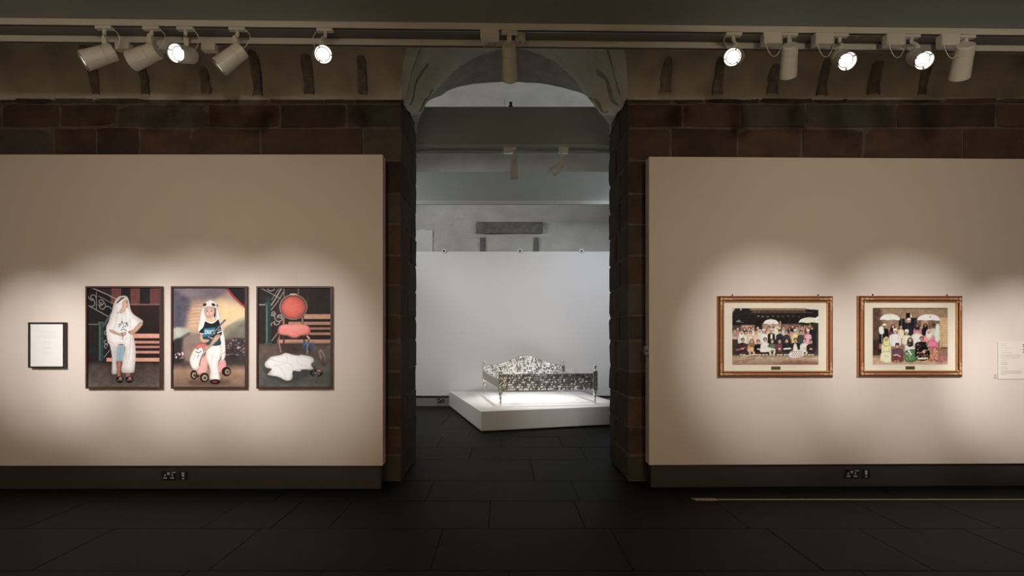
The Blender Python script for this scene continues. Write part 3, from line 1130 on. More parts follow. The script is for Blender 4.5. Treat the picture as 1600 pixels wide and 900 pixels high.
def picture_standing():
    c = Canvas(75, 92, 588, 792, 168, 3)
    c.a[:] = (34, 22, 21)
    for x0, x1, k in ((235, 310, (118, 66, 66)), (310, 375, (38, 25, 28)), (375, 440, (112, 62, 58)), (440, 512, (34, 24, 26)), (512, 588, (108, 58, 55))):
        c.rect(x0, 92, x1, 204, k)
    c.rect(75, 92, 236, 345, (24, 18, 18))
    c.poly([(100, 92), (240, 92), (240, 145)], (52, 34, 34), False)
    c.rect(365, 204, 588, 214, (128, 92, 86))
    c.vgrad(215, 415, (48, 22, 18), (36, 16, 14), 368, 588)
    c.rect(385, 215, 432, 415, (66, 30, 25), 0.7)
    for y0, y1, k in ((415, 446, (206, 142, 122)), (446, 466, (42, 24, 22)), (466, 484, (190, 126, 110)), (484, 501, (42, 24, 22)), (501, 516, (176, 114, 100)),
                      (516, 535, (42, 24, 22)), (535, 554, (188, 126, 110)), (554, 584, (38, 22, 21))):
        c.rect(395, y0, 588, y1, k)
    c.vgrad(608, 792, (66, 48, 44), (98, 90, 84))
    c.rect(75, 596, 588, 625, (34, 24, 22), 0.8, 4)
    c.rect(205, 584, 588, 610, (202, 138, 118))
    c.noise(9, 12, 75, 612, 588, 792)
    c.line([(75, 700), (330, 790)], 2, (70, 60, 56))
    G = (152, 146, 142)
    c.line([(95, 88), (215, 140), (285, 178)], 7, G, False)
    c.line([(150, 150), (262, 208)], 4, G, False)
    c.line([(78, 216), (222, 296)], 5, G, False)
    c.line([(134, 122), (134, 250)], 4, G, False)
    scrolls(c, [(165, 192, 6, 26, 0, 500), (172, 220, 30, 8, -60, 300), (108, 160, 8, 26, 90, 380), (95, 210, 40, 12, -70, 60), (220, 250, 36, 20, 190, 330),
                (100, 150, 30, 20, 60, 180), (205, 405, 18, 6, 60, 420), (200, 470, 20, 6, 0, 300), (205, 500, 18, 5, 90, 420)], 5, G)
    c.rect(78, 344, 150, 352, (100, 100, 98))
    c.rect(150, 338, 182, 606, (38, 66, 64))
    c.rect(155, 338, 162, 606, (86, 110, 106))
    c.rect(146, 330, 186, 345, (60, 90, 86))
    c.line([(188, 582), (228, 530)], 4, G)
    c.rect(80, 500, 146, 560, (24, 44, 42), 0.6, 4)
    # legs and sandals
    c.poly([(282, 600), (310, 600), (306, 660), (302, 722), (283, 722)], (168, 108, 88))
    c.poly([(342, 684), (372, 684), (370, 722), (345, 722)], (160, 100, 82))
    for cx in (300, 367):
        c.ell(cx, 738, 28, 24, (22, 16, 16))
        c.ell(cx + 4, 728, 11, 9, (176, 116, 98))
        c.line([(cx - 16, 742), (cx + 18, 740)], 5, (150, 120, 110))
    # shorts, robe
    c.poly([(280, 495), (338, 495), (322, 606), (272, 606)], (136, 166, 182), False)
    c.line([(305, 510), (300, 600)], 3, (104, 134, 152))
    RB = (240, 230, 226)
    c.poly([(262, 190), (285, 158), (318, 147), (350, 152), (364, 182), (378, 248), (402, 282), (452, 315), (462, 334), (420, 380), (392, 412), (405, 470), (412, 560), (404, 660),
            (396, 688), (350, 690), (312, 680), (322, 590), (336, 500), (284, 498), (276, 590), (278, 690), (260, 699), (243, 690), (245, 590), (230, 500), (212, 462), (204, 372), (222, 325), (246, 240)], RB)
    for pts in ([(266, 214), (284, 262), (276, 330), (252, 388)], [(286, 497), (336, 497)], [(226, 386), (262, 394)], [(404, 400), (380, 420), (372, 500), (360, 600)], [(232, 470), (262, 500), (268, 600), (262, 690)],
                [(352, 262), (372, 320), (374, 380)], [(300, 274), (322, 280), (340, 266)], [(392, 300), (430, 330), (452, 346)], [(318, 300), (312, 330)], [(296, 440), (330, 460), (352, 440)], [(336, 540), (352, 610), (340, 680)]):
        c.line(pts, 5, (196, 184, 182), alpha=0.9)
    for a, b in (((268, 205), (225, 330)), ((282, 250), (272, 330))):
        c.line([a, ((a[0] + b[0]) / 2 - 6, (a[1] + b[1]) / 2), b], 4, (205, 192, 190))
    c.poly([(250, 240), (262, 215), (226, 300), (190, 362), (184, 348)], (120, 112, 118))
    c.line([(344, 250), (350, 320), (362, 360)], 4, (208, 196, 194))
    c.line([(240, 510), (256, 600), (258, 690)], 4, (212, 200, 200))
    c.line([(380, 430), (386, 560), (372, 680)], 4, (218, 206, 204))
    # face, turned to the right
    c.poly([(318, 196), (332, 178), (350, 176), (356, 200), (360, 210), (355, 216), (356, 228), (344, 238), (330, 262), (304, 270), (302, 248), (316, 230)], SKIN)
    c.line([(346, 196), (354, 196)], 4, (60, 36, 30))
    c.line([(344, 187), (354, 186)], 3, (70, 44, 36))
    c.line([(348, 222), (356, 221)], 3, (170, 90, 84))
    c.poly([(340, 240), (356, 232), (372, 262), (366, 330), (346, 330)], RB)
    c.line([(282, 196), (300, 178), (326, 160)], 9, (24, 18, 20))
    c.line([(298, 166), (314, 158)], 4, (90, 80, 78))
    # arms and hands
    c.poly([(226, 388), (250, 390), (300, 412), (338, 402), (344, 420), (318, 434), (296, 428), (240, 408)], (206, 158, 138))
    c.poly([(462, 338), (458, 356), (420, 398), (388, 420), (362, 410), (362, 396), (390, 388), (420, 358), (440, 336)], (206, 158, 138))
    c.line([(312, 404), (322, 440), (318, 452)], 4, (60, 50, 50))
    K = (44, 40, 44)
    for pts in ([(290, 352), (300, 346), (302, 362), (290, 366)], [(306, 350), (316, 326), (326, 356)], [(330, 340), (346, 338), (344, 362), (334, 362)], [(350, 336), (356, 362)],
                [(308, 388), (330, 382), (348, 396)], [(316, 372), (330, 366)], [(284, 268), (294, 262)]):
        c.line(pts, 4, K, False)
    c.noise(5, 40)
    return c.done()


def picture_riding():
    c = Canvas(68, 92, 580, 790, 168, 5)
    c.vgrad(92, 230, (120, 106, 114), (170, 140, 128))
    c.vgrad(230, 420, (196, 160, 126), (172, 142, 120))
    c.vgrad(420, 650, (120, 110, 100), (70, 58, 52))
    c.ell(400, 270, 180, 110, (238, 202, 152), 0.9, soft=24)
    c.ell(215, 300, 80, 100, (214, 170, 136), 0.7, soft=16)
    c.poly([(68, 92), (150, 110), (190, 190), (170, 280), (150, 370), (68, 385)], (88, 84, 100), soft=8)
    c.poly([(68, 92), (300, 92), (430, 120), (380, 165), (280, 180), (180, 150)], (124, 110, 122), soft=8)
    c.ell(200, 130, 90, 22, (150, 136, 140), 0.6, soft=8)
    for y in (200, 225, 248, 272, 294, 318, 342):
        c.line([(160, y + 8), (220, y), (290, y - 2)], 6, (150, 122, 116), alpha=0.5)
    c.ell(500, 150, 90, 30, (150, 128, 124), 0.6, soft=8)
    c.poly([(410, 430), (440, 370), (490, 335), (580, 312), (580, 470), (420, 480)], (142, 136, 118), soft=3)
    c.poly([(430, 470), (480, 390), (540, 350), (580, 345), (580, 480)], (118, 112, 98), soft=5)
    c.line([(470, 345), (520, 325), (580, 310)], 6, (196, 170, 152), alpha=0.6)
    c.poly([(68, 380), (130, 370), (190, 395), (180, 440), (110, 470), (68, 470)], (170, 176, 160), soft=3)
    c.poly([(68, 470), (120, 440), (190, 405), (150, 470), (130, 540), (150, 600), (68, 620)], (48, 46, 44), soft=3)
    c.poly([(140, 440), (250, 420), (260, 560), (160, 610)], (140, 118, 106), soft=6)
    c.rect(420, 450, 580, 640, (74, 62, 60), 0.8, 6)
    c.poly([(410, 480), (580, 455), (580, 620), (430, 625)], (54, 46, 48), soft=4, alpha=0.8)
    r = random.Random(2)
    for _ in range(60):
        x, y = r.uniform(440, 578), r.uniform(456, 570)
        c.ell(x, y, r.uniform(4, 9), r.uniform(3, 6), r.choice([(206, 160, 164), (216, 200, 198), (170, 104, 110), (130, 120, 112), (100, 92, 90)]), 0.6)
    for _ in range(16):
        x, y = r.uniform(72, 140), r.uniform(535, 600)
        c.ell(x, y, r.uniform(4, 8), r.uniform(3, 6), r.choice([(224, 180, 184), (236, 226, 224), (176, 110, 120)]), 0.85)
    c.vgrad(640, 790, (176, 134, 108), (126, 102, 86))
    c.rect(68, 628, 580, 660, (96, 78, 70), 0.8, 5)
    c.noise(8, 14)
    c.ell(320, 755, 150, 26, (92, 66, 56), 0.75, soft=6)
    c.poly([(446, 92), (580, 92), (580, 228), (545, 205), (505, 165), (470, 125)], (30, 16, 18))
    c.line([(446, 90), (472, 128), (508, 168), (548, 206), (580, 226)], 14, (176, 48, 56))
    # white headcloth behind
    SCF = (238, 228, 224)
    c.poly([(286, 206), (262, 270), (250, 340), (243, 410), (276, 418), (292, 350), (302, 300)], SCF)
    c.poly([(370, 205), (392, 260), (404, 330), (428, 430), (436, 520), (428, 580), (404, 602), (396, 520), (384, 380), (372, 290)], SCF)
    c.line([(400, 360), (416, 460), (414, 570)], 4, (206, 192, 190))
    # toy horse
    c.poly([(392, 610), (432, 596), (440, 655), (396, 690), (384, 660)], (228, 150, 150))
    c.ell(443, 680, 33, 33, (26, 20, 20)); c.ell(450, 682, 18, 19, (176, 148, 110)); c.ell(452, 683, 8, 9, (60, 48, 38))
    c.poly([(252, 600), (305, 560), (312, 640), (300, 692), (232, 696), (240, 650)], (230, 164, 158))
    c.poly([(226, 512), (262, 494), (296, 500), (300, 530), (268, 588), (246, 660), (214, 668), (192, 640), (184, 596), (200, 548)], (242, 232, 222))
    c.poly([(228, 506), (250, 486), (296, 486), (300, 510), (260, 512), (236, 528)], (226, 104, 100))
    c.line([(226, 540), (248, 548), (264, 536)], 5, (70, 50, 52)); c.line([(250, 560), (238, 580)], 4, (110, 80, 80))
    c.line([(276, 512), (282, 545), (262, 590), (252, 640)], 5, (80, 60, 62))
    c.line([(224, 560), (206, 600)], 3, (190, 170, 160))
    c.poly([(366, 570), (410, 555), (436, 540), (430, 588), (398, 612), (372, 612)], (232, 222, 220)); c.ell(384, 594, 9, 20, (196, 60, 62), rot=0.2)
    c.line([(398, 548), (404, 590), (376, 620)], 6, (36, 26, 30))
    for cx, cy, rx, ry in ((213, 703, 24, 33), (288, 722, 32, 34)):
        c.ell(cx, cy, rx, ry, (26, 20, 18)); c.ell(cx + 2, cy + 2, rx * 0.62, ry * 0.62, (190, 164, 124)); c.ell(cx + 3, cy + 3, rx * 0.34, ry * 0.34, (88, 70, 56))
    c.ell(236, 712, 16, 12, (60, 34, 30))
    # trousers, shoe
    c.poly([(304, 520), (340, 496), (398, 488), (410, 530), (402, 580), (386, 620), (392, 690), (396, 738), (326, 734), (330, 680), (312, 620), (298, 580)], (240, 230, 220))
    c.line([(350, 560), (336, 620), (344, 720)], 4, (208, 196, 186)); c.line([(320, 560), (380, 590)], 3, (214, 202, 192))
    c.ell(363, 752, 37, 18, (24, 16, 18)); c.ell(362, 752, 18, 6, (168, 44, 50))
    # shirt
    c.poly([(298, 322), (340, 338), (382, 308), (404, 370), (412, 410), (398, 440), (404, 488), (350, 498), (300, 480), (276, 440), (280, 418), (248, 418), (250, 400), (280, 366)], (26, 30, 34))
    c.poly([(284, 376), (366, 370), (364, 420), (280, 440)], (24, 116, 150), False)
    c.poly([(284, 440), (400, 440), (402, 488), (350, 498), (300, 482)], (20, 76, 84), False)
    for pts in ([(294, 388), (294, 416), (306, 410), (306, 392), (294, 388)], [(314, 390), (314, 412), (326, 412), (326, 390)], [(344, 392), (332, 392), (332, 412), (344, 412)], [(350, 388), (350, 412)], [(360, 390), (352, 400), (360, 412)]):
        c.line(pts, 5, (214, 226, 230), False)
    c.line([(298, 322), (320, 334), (342, 338), (364, 326), (382, 308)], 9, (236, 230, 226))
    c.line([(250, 410), (282, 416)], 6, (226, 220, 216)); c.line([(380, 408), (408, 396)], 8, (232, 226, 222)); c.line([(384, 390), (402, 382)], 4, (226, 220, 216))
    # arms and hands
    c.poly([(254, 420), (276, 420), (280, 450), (320, 452), (318, 470), (280, 478), (258, 462)], (212, 166, 144))
    c.poly([(362, 430), (398, 418), (392, 448), (350, 490), (312, 524), (290, 536), (272, 520), (290, 500), (322, 492)], (220, 174, 152))
    c.line([(288, 506), (302, 528)], 3, (160, 110, 96)); c.line([(278, 512), (292, 532)], 3, (160, 110, 96))
    c.line([(334, 426), (432, 320)], 13, (78, 78, 84)); c.line([(340, 424), (430, 326)], 4, (150, 150, 156))
    c.line([(318, 436), (342, 446)], 8, (206, 196, 190)); c.line([(312, 452), (326, 440)], 9, (70, 60, 60))
    # head
    c.poly([(286, 250), (284, 212), (300, 190), (330, 176), (358, 188), (374, 214), (374, 250), (368, 292), (352, 306), (300, 300)], SCF)
    c.poly([(356, 236), (368, 240), (366, 290), (356, 296)], (50, 32, 30))
    c.poly([(288, 240), (300, 226), (326, 224), (354, 230), (362, 256), (354, 284), (334, 304), (314, 304), (294, 286), (286, 262)], (224, 180, 158))
    for x in (308, 338):
        c.ell(x, 256, 6, 3.4, (40, 26, 26)); c.line([(x - 8, 246), (x + 8, 245)], 3, (96, 64, 54))
    c.line([(322, 258), (320, 272), (328, 273)], 2.5, (184, 132, 112)); c.line([(312, 286), (322, 289), (333, 285)], 4, (190, 96, 92))
    c.poly([(280, 232), (284, 208), (300, 190), (330, 176), (358, 188), (376, 212), (378, 234), (352, 228), (326, 220), (300, 224)], SCF)
    c.ell(290, 210, 14, 9, (24, 18, 20), rot=-0.5); c.ell(352, 210, 15, 9, (24, 18, 20), rot=0.45); c.ell(378, 216, 5, 8, (24, 18, 20))
    c.noise(4, 40)
    return c.done()


def picture_chair():
    c = Canvas(58, 90, 573, 790, 168, 9)
    c.a[:] = (50, 35, 31)
    c.rect(58, 90, 180, 490, (40, 28, 26))
    c.rect(335, 90, 345, 180, (118, 92, 82)); c.rect(235, 90, 242, 170, (120, 112, 106)); c.rect(405, 90, 573, 270, (46, 34, 27)); c.rect(400, 90, 408, 230, (70, 52, 44))
    c.rect(430, 90, 573, 100, (30, 22, 20))
    for y0, y1, k, x0 in ((275, 309, (196, 146, 122), 380), (328, 350, (178, 128, 106), 270), (368, 384, (168, 116, 98), 395), (404, 422, (178, 124, 104), 245), (454, 482, (192, 140, 116), 190)):
        c.rect(240, y1, 573, y1 + 22, (36, 25, 24))
        c.rect(x0, y0, 573, y1, k)
    c.vgrad(484, 790, (98, 80, 70), (88, 86, 80))
    c.rect(58, 480, 573, 500, (66, 50, 46), 0.6, 4)
    c.ell(320, 520, 130, 40, (58, 44, 40), 0.7, soft=8)
    c.poly([(58, 640), (200, 600), (573, 640), (573, 790), (58, 790)], (84, 86, 80), soft=10, alpha=0.7)
    c.noise(10, 12, 58, 484, 573, 790)
    G = (156, 150, 146)
    c.line([(222, 90), (170, 180), (145, 215)], 9, G, False); c.line([(205, 90), (150, 175)], 4, G, False)
    c.line([(235, 120), (190, 190), (148, 245)], 6, G, False); c.line([(78, 92), (215, 165)], 5, G, False)
    c.line([(60, 208), (110, 208)], 7, G, False); c.line([(152, 462), (196, 404)], 5, G, False)
    scrolls(c, [(140, 85, 34, 16, 10, 170), (162, 270, 5, 20, 0, 560), (205, 298, 34, 12, 200, -200), (182, 330, 26, 10, 0, 210), (212, 292, 6, 16, 0, 420), (165, 345, 18, 6, 150, 400)], 6, G)
    c.rect(106, 190, 146, 486, (32, 58, 54)); c.rect(112, 190, 121, 486, (92, 116, 110)); c.ell(126, 172, 19, 24, (34, 60, 56)); c.rect(100, 196, 150, 206, (50, 78, 74)); c.rect(98, 476, 152, 488, (60, 84, 80))
    # chair
    LG = (122, 76, 64)
    c.line([(236, 426), (238, 470), (228, 522)], 12, (74, 46, 42)); c.line([(376, 430), (382, 470), (378, 505)], 11, (74, 46, 42))
    for sx in (236, 370):
        c.rect(sx - 9, 296, sx + 9, 356, LG); c.rect(sx - 3, 296, sx + 2, 356, (176, 140, 126))
    c.ell(305, 224, 101, 92, (120, 84, 76)); c.ell(305, 224, 98, 89, (186, 160, 148)); c.ell(305, 225, 91, 83, (96, 58, 54))
    c.ell(305, 227, 85, 79, (226, 100, 88)); c.ell(285, 212, 50, 44, (236, 116, 100), 0.6, soft=10)
    c.ell(305, 135, 28, 6, (200, 178, 166))
    c.poly([(200, 372), (228, 350), (300, 346), (388, 348), (422, 374), (424, 402), (404, 420), (360, 424), (330, 438), (296, 438), (262, 424), (218, 420), (198, 404)], (238, 128, 124))
    c.poly([(205, 368), (232, 352), (300, 348), (386, 351), (416, 372), (310, 388)], (246, 148, 142), alpha=0.7, soft=3)
    c.line([(205, 418), (262, 428), (296, 442), (330, 442), (362, 428), (420, 418)], 5, (120, 62, 58))
    c.line([(206, 428), (200, 470), (212, 510), (218, 548)], 13, LG); c.line([(204, 440), (206, 490), (216, 540)], 4, (190, 150, 136))
    c.line([(400, 426), (416, 450), (404, 500), (404, 556)], 14, LG); c.line([(404, 430), (418, 448)], 9, (214, 186, 174)); c.line([(406, 480), (402, 550)], 4, (196, 160, 148))
    r = random.Random(4)
    for _ in range(34):
        x, y = r.uniform(372, 458), r.uniform(462, 522)
        c.line([(x, y), (x + r.uniform(-14, 14), y + r.uniform(4, 22))], 7, (44, 108, 160), alpha=0.55)
    # foot at the right edge
    c.poly([(478, 528), (520, 510), (573, 478), (573, 596), (548, 604), (520, 640), (490, 606)], (98, 88, 80))
    c.poly([(482, 534), (506, 520), (530, 560), (528, 612), (500, 600)], (134, 122, 112)); c.line([(500, 545), (520, 590)], 7, (70, 52, 46)); c.line([(505, 610), (530, 636)], 5, (50, 42, 38))
    c.ell(515, 600, 12, 18, (104, 74, 62))
    # white cloth on the floor
    c.poly([(110, 640), (270, 600), (450, 640), (450, 690), (300, 750), (130, 720)], (52, 50, 48), alpha=0.55, soft=5)
    c.poly([(104, 618), (138, 582), (150, 574), (214, 562), (250, 548), (300, 560), (340, 566), (368, 562), (438, 578), (450, 606), (430, 628), (444, 664), (372, 664), (348, 678), (302, 676), (296, 730),
            (256, 742), (196, 716), (124, 702), (130, 688), (152, 660), (112, 650)], (248, 242, 240))
    for pts in ([(142, 592), (190, 606), (262, 612), (254, 566)], [(262, 616), (200, 634), (160, 642)], [(172, 632), (210, 652), (240, 690), (254, 738)], [(268, 620), (300, 640), (300, 676)],
                [(330, 590), (345, 630), (400, 640)], [(136, 690), (170, 676)]):
        c.line(pts, 3, (176, 160, 158), alpha=0.8)
    c.ell(468, 690, 46, 25, (20, 18, 20)); c.ell(470, 690, 26, 12, (98, 92, 86)); c.ell(486, 673, 16, 5, (206, 140, 126), rot=0.2); c.line([(458, 712), (474, 706)], 4, (196, 130, 116))
    for x, y in ((440, 690), (450, 676), (452, 704), (490, 700), (500, 682)):
        c.ell(x, y, 3, 3, (140, 134, 130))
    c.noise(4, 40)
    return c.done()


def figure(c, x, y, r, hair, body, bottom, hw, skin=(206, 160, 138), cap=None, veil=None, arms=None, legs=None):
    """one small sitter of a group photograph: shoulders, head, hair or veil"""
    sh = y + r * 1.35
    c.poly([(x - r * 0.6, sh - r * 0.2), (x + r * 0.6, sh - r * 0.2), (x + hw * 0.9, sh + r * 0.5), (x + hw, (sh + bottom) / 2), (x + hw * 0.85, bottom), (x - hw * 0.85, bottom), (x - hw, (sh + bottom) / 2), (x - hw * 0.9, sh + r * 0.5)], body)
    dk = tuple(v * 0.72 for v in body)
    c.line([(x - hw * 0.5, sh + r), (x - hw * 0.62, bottom)], max(2, r * 0.2), dk, alpha=0.8)
    c.line([(x + hw * 0.5, sh + r), (x + hw * 0.62, bottom)], max(2, r * 0.2), dk, alpha=0.8)
    if veil:
        c.poly([(x, y - r * 1.3), (x + r * 1.15, y - r * 0.3), (x + r * 1.25, sh + r * 0.8), (x, sh + r * 1.6), (x - r * 1.25, sh + r * 0.8), (x - r * 1.15, y - r * 0.3)], veil)
        c.ell(x, y, r * 0.68, r * 0.85, skin)
    else:
        c.ell(x, y - r * 0.25, r * 0.95, r * 1.05, hair)
        c.ell(x, y + r * 0.1, r * 0.76, r * 0.92, skin)
        if cap:
            c.poly([(x - r * 0.9, y - r * 0.35), (x - r * 0.75, y - r * 1.25), (x + r * 0.75, y - r * 1.25), (x + r * 0.9, y - r * 0.35)], cap, False)
    c.line([(x - r * 0.38, y + r * 0.02), (x - r * 0.16, y + r * 0.02)], r * 0.2, (60, 40, 36)); c.line([(x + r * 0.16, y + r * 0.02), (x + r * 0.38, y + r * 0.02)], r * 0.2, (60, 40, 36))
    c.line([(x - r * 0.2, y + r * 0.52), (x + r * 0.2, y + r * 0.52)], r * 0.16, (150, 84, 76))
    if arms:
        c.ell(x, sh + (bottom - sh) * 0.62, r * 0.7, r * 0.4, skin)
    if legs:
        for sx in (-1, 1):
            c.line([(x + sx * hw * 0.7, bottom - r), (x + sx * hw * 0.35, bottom + r * 1.3)], r * 0.8, legs)
            c.ell(x + sx * hw * 0.35, bottom + r * 1.5, r * 0.7, r * 0.4, (196, 168, 150))


def umbrella(c, x, y, rx, ry, col, pole=None):
    n = 14
    pts = [(x + rx * math.cos(math.pi * (1 - i / n)), y - ry * math.sin(math.pi * (1 - i / n)) ** 0.85) for i in range(n + 1)]
    for i in range(4):
        pts.append((x + rx * (0.75 - 0.5 * i), y + (-4 if i % 2 else 3)))
    if pole:
        c.line([(x, y - 4), (x + 2, y + pole)], 5, (190, 170, 150))
    c.poly(pts, col, False)
    dk = tuple(v * 0.82 for v in col)
    for k in (-0.5, 0, 0.5):
        c.line([(x, y - ry), (x + k * rx * 0.6, y - ry * 0.6), (x + k * rx, y)], 3, dk)
    c.ell(x, y - ry - 3, 4, 5, (150, 130, 110))


def picture_large_group():
    c = Canvas(205, 190, 1013, 720, 204, 11)
    c.a[:] = (26, 24, 23)
    c.vgrad(190, 350, (38, 33, 30), (24, 22, 22))
    c.rect(370, 192, 890, 208, (132, 108, 84)); c.rect(390, 208, 900, 226, (84, 66, 52)); c.rect(380, 228, 960, 234, (120, 100, 82), 0.7)
    c.poly([(205, 190), (236, 190), (205, 240)], (180, 168, 150), False); c.rect(205, 190, 370, 193, (120, 110, 100)); c.poly([(880, 190), (1013, 190), (1013, 206), (900, 198)], (206, 196, 182), False)
    for i, x in enumerate((450, 488, 538, 585, 632, 680, 728, 775, 830, 875)):
        c.ell(x, 264 + (i % 3) * 3, 12 - i * 0.6, 7, (128, 128, 120), 0.75 - i * 0.04)
    c.ell(265, 312, 22, 6, (150, 150, 142)); c.ell(286, 202, 7, 7, (200, 196, 190)); c.line([(240, 320), (310, 322)], 3, (120, 120, 112)); c.line([(270, 290), (268, 330)], 3, (140, 140, 130))
    c.rect(205, 350, 290, 480, (74, 66, 60)); c.rect(290, 348, 416, 440, (176, 140, 118), soft=2); c.rect(486, 330, 648, 430, (166, 130, 112), soft=3); c.rect(662, 340, 830, 440, (136, 104, 88), soft=3); c.rect(820, 350, 955, 450, (160, 126, 100), soft=3)
    c.rect(646, 310, 661, 400, (170, 132, 104)); c.rect(960, 330, 1013, 640, (50, 52, 44)); c.rect(205, 400, 1013, 640, (84, 70, 62), 0.55, 4)
    c.vgrad(632, 720, (190, 168, 138), (140, 112, 94))
    c.rect(205, 625, 1013, 650, (120, 100, 84), 0.7, 4); c.line([(230, 690), (420, 660), (300, 700)], 6, (110, 70, 60), alpha=0.6); c.poly([(640, 700), (760, 680), (1013, 690), (1013, 720), (600, 720)], (132, 84, 74), alpha=0.7, soft=3)
    umbrella(c, 567, 338, 70, 44, (236, 224, 226), 50); umbrella(c, 930, 326, 104, 50, (226, 220, 184), 40)
    c.poly([(965, 290), (1013, 262), (1013, 305)], (238, 232, 206), False)
    P = (236, 200, 186); WH = (236, 226, 216); CR = (226, 206, 170); GY = (176, 176, 160); BK = (30, 26, 28)
    for x, y, veil, body in ((258, 385, None, (170, 120, 116)), (230, 410, (150, 140, 126), (196, 150, 140)), (320, 388, (60, 42, 40), (196, 200, 180)), (365, 386, None, (206, 196, 176)), (400, 380, None, P), (444, 376, None, (196, 170, 150)),
                             (548, 378, None, (220, 180, 150)), (590, 384, None, WH), (684, 374, None, (180, 184, 170)), (745, 384, (44, 26, 26), (206, 130, 120)), (767, 366, (60, 28, 30), (190, 150, 140)), (810, 376, None, GY), (858, 374, None, (190, 140, 120)),
                             (905, 384, (70, 44, 40), (176, 120, 112)), (950, 382, BK, (44, 40, 40))):
        figure(c, x, y, 16, (28, 22, 22), body, 480, 27, veil=veil)
    c.poly([(600, 372), (626, 352), (650, 372), (656, 420), (600, 430)], (230, 220, 180)); figure(c, 626, 380, 15, (200, 190, 160), (226, 216, 172), 440, 28, veil=(232, 224, 190))
    c.rect(938, 390, 990, 560, (40, 38, 36), soft=2)
    for x, y, body, cap, veil in ((292, 424, (206, 212, 196), None, (226, 220, 206)), (334, 422, (206, 214, 196), None, None), (376, 424, (214, 200, 176), None, None), (430, 414, (222, 190, 170), None, None), (462, 408, (232, 200, 176), None, (214, 206, 188)),
                                  (500, 405, WH, (230, 224, 214), None), (570, 402, (40, 36, 36), (200, 190, 176), None), (648, 410, (46, 50, 64), (60, 56, 60), None), (712, 418, (62, 58, 62), None, None), (792, 408, (230, 206, 120), (196, 204, 200), None),
                                  (847, 418, (74, 76, 80), None, None), (912, 410, (226, 160, 176), (216, 200, 180), None)):
        figure(c, x, y, 18, (30, 24, 24), body, 520, 34, cap=cap, veil=veil)
    c.rect(562, 430, 580, 480, WH)
    for x, y, body, legs, veil in ((302, 492, (74, 40, 46), (60, 44, 46), None), (388, 500, (206, 160, 110), (200, 176, 150), (150, 96, 66)), (449, 506, (24, 22, 24), (26, 24, 26), None), (512, 488, (238, 228, 218), (40, 34, 34), None),
                                   (578, 500, (96, 112, 92), (220, 206, 190), None), (648, 500, (120, 62, 80), (60, 54, 58), None), (714, 496, (44, 42, 44), (56, 52, 54), None), (796, 490, (52, 40, 44), (120, 90, 90), None), (880, 494, (226, 222, 206), (206, 200, 186), None), (940, 504, (50, 42, 44), (54, 46, 48), None)):
        figure(c, x, y, 19, (24, 20, 20), body, 596, 42, veil=veil, arms=True, legs=legs)
    c.line([(250, 580), (330, 556)], 12, (190, 110, 100), alpha=0.7); c.poly([(780, 530), (800, 520), (816, 585), (776, 585)], (236, 222, 206))
    c.line([(300, 640), (420, 620)], 9, (196, 176, 146)); c.poly([(470, 560), (560, 556), (566, 590), (474, 600)], (226, 214, 202)); c.line([(690, 570), (748, 566)], 14, (226, 214, 204)); c.line([(556, 572), (604, 576)], 13, (214, 206, 190))
    c.poly([(752, 592), (858, 584), (866, 642), (744, 650)], (236, 224, 220))
    for i in range(5):
        for j in range(3):
            c.rect(758 + i * 21 + (j % 2) * 8, 594 + j * 18, 768 + i * 21 + (j % 2) * 8, 603 + j * 18, (150, 40, 50))
    for x in (430, 455, 290, 480, 540, 580, 655, 720, 880, 965, 990):
        c.ell(x, 655 + (x % 7) * 2 - 8, 9, 6, (200, 176, 156))
    c.noise(10, 90); c.noise(6, 30)
    return c.done()


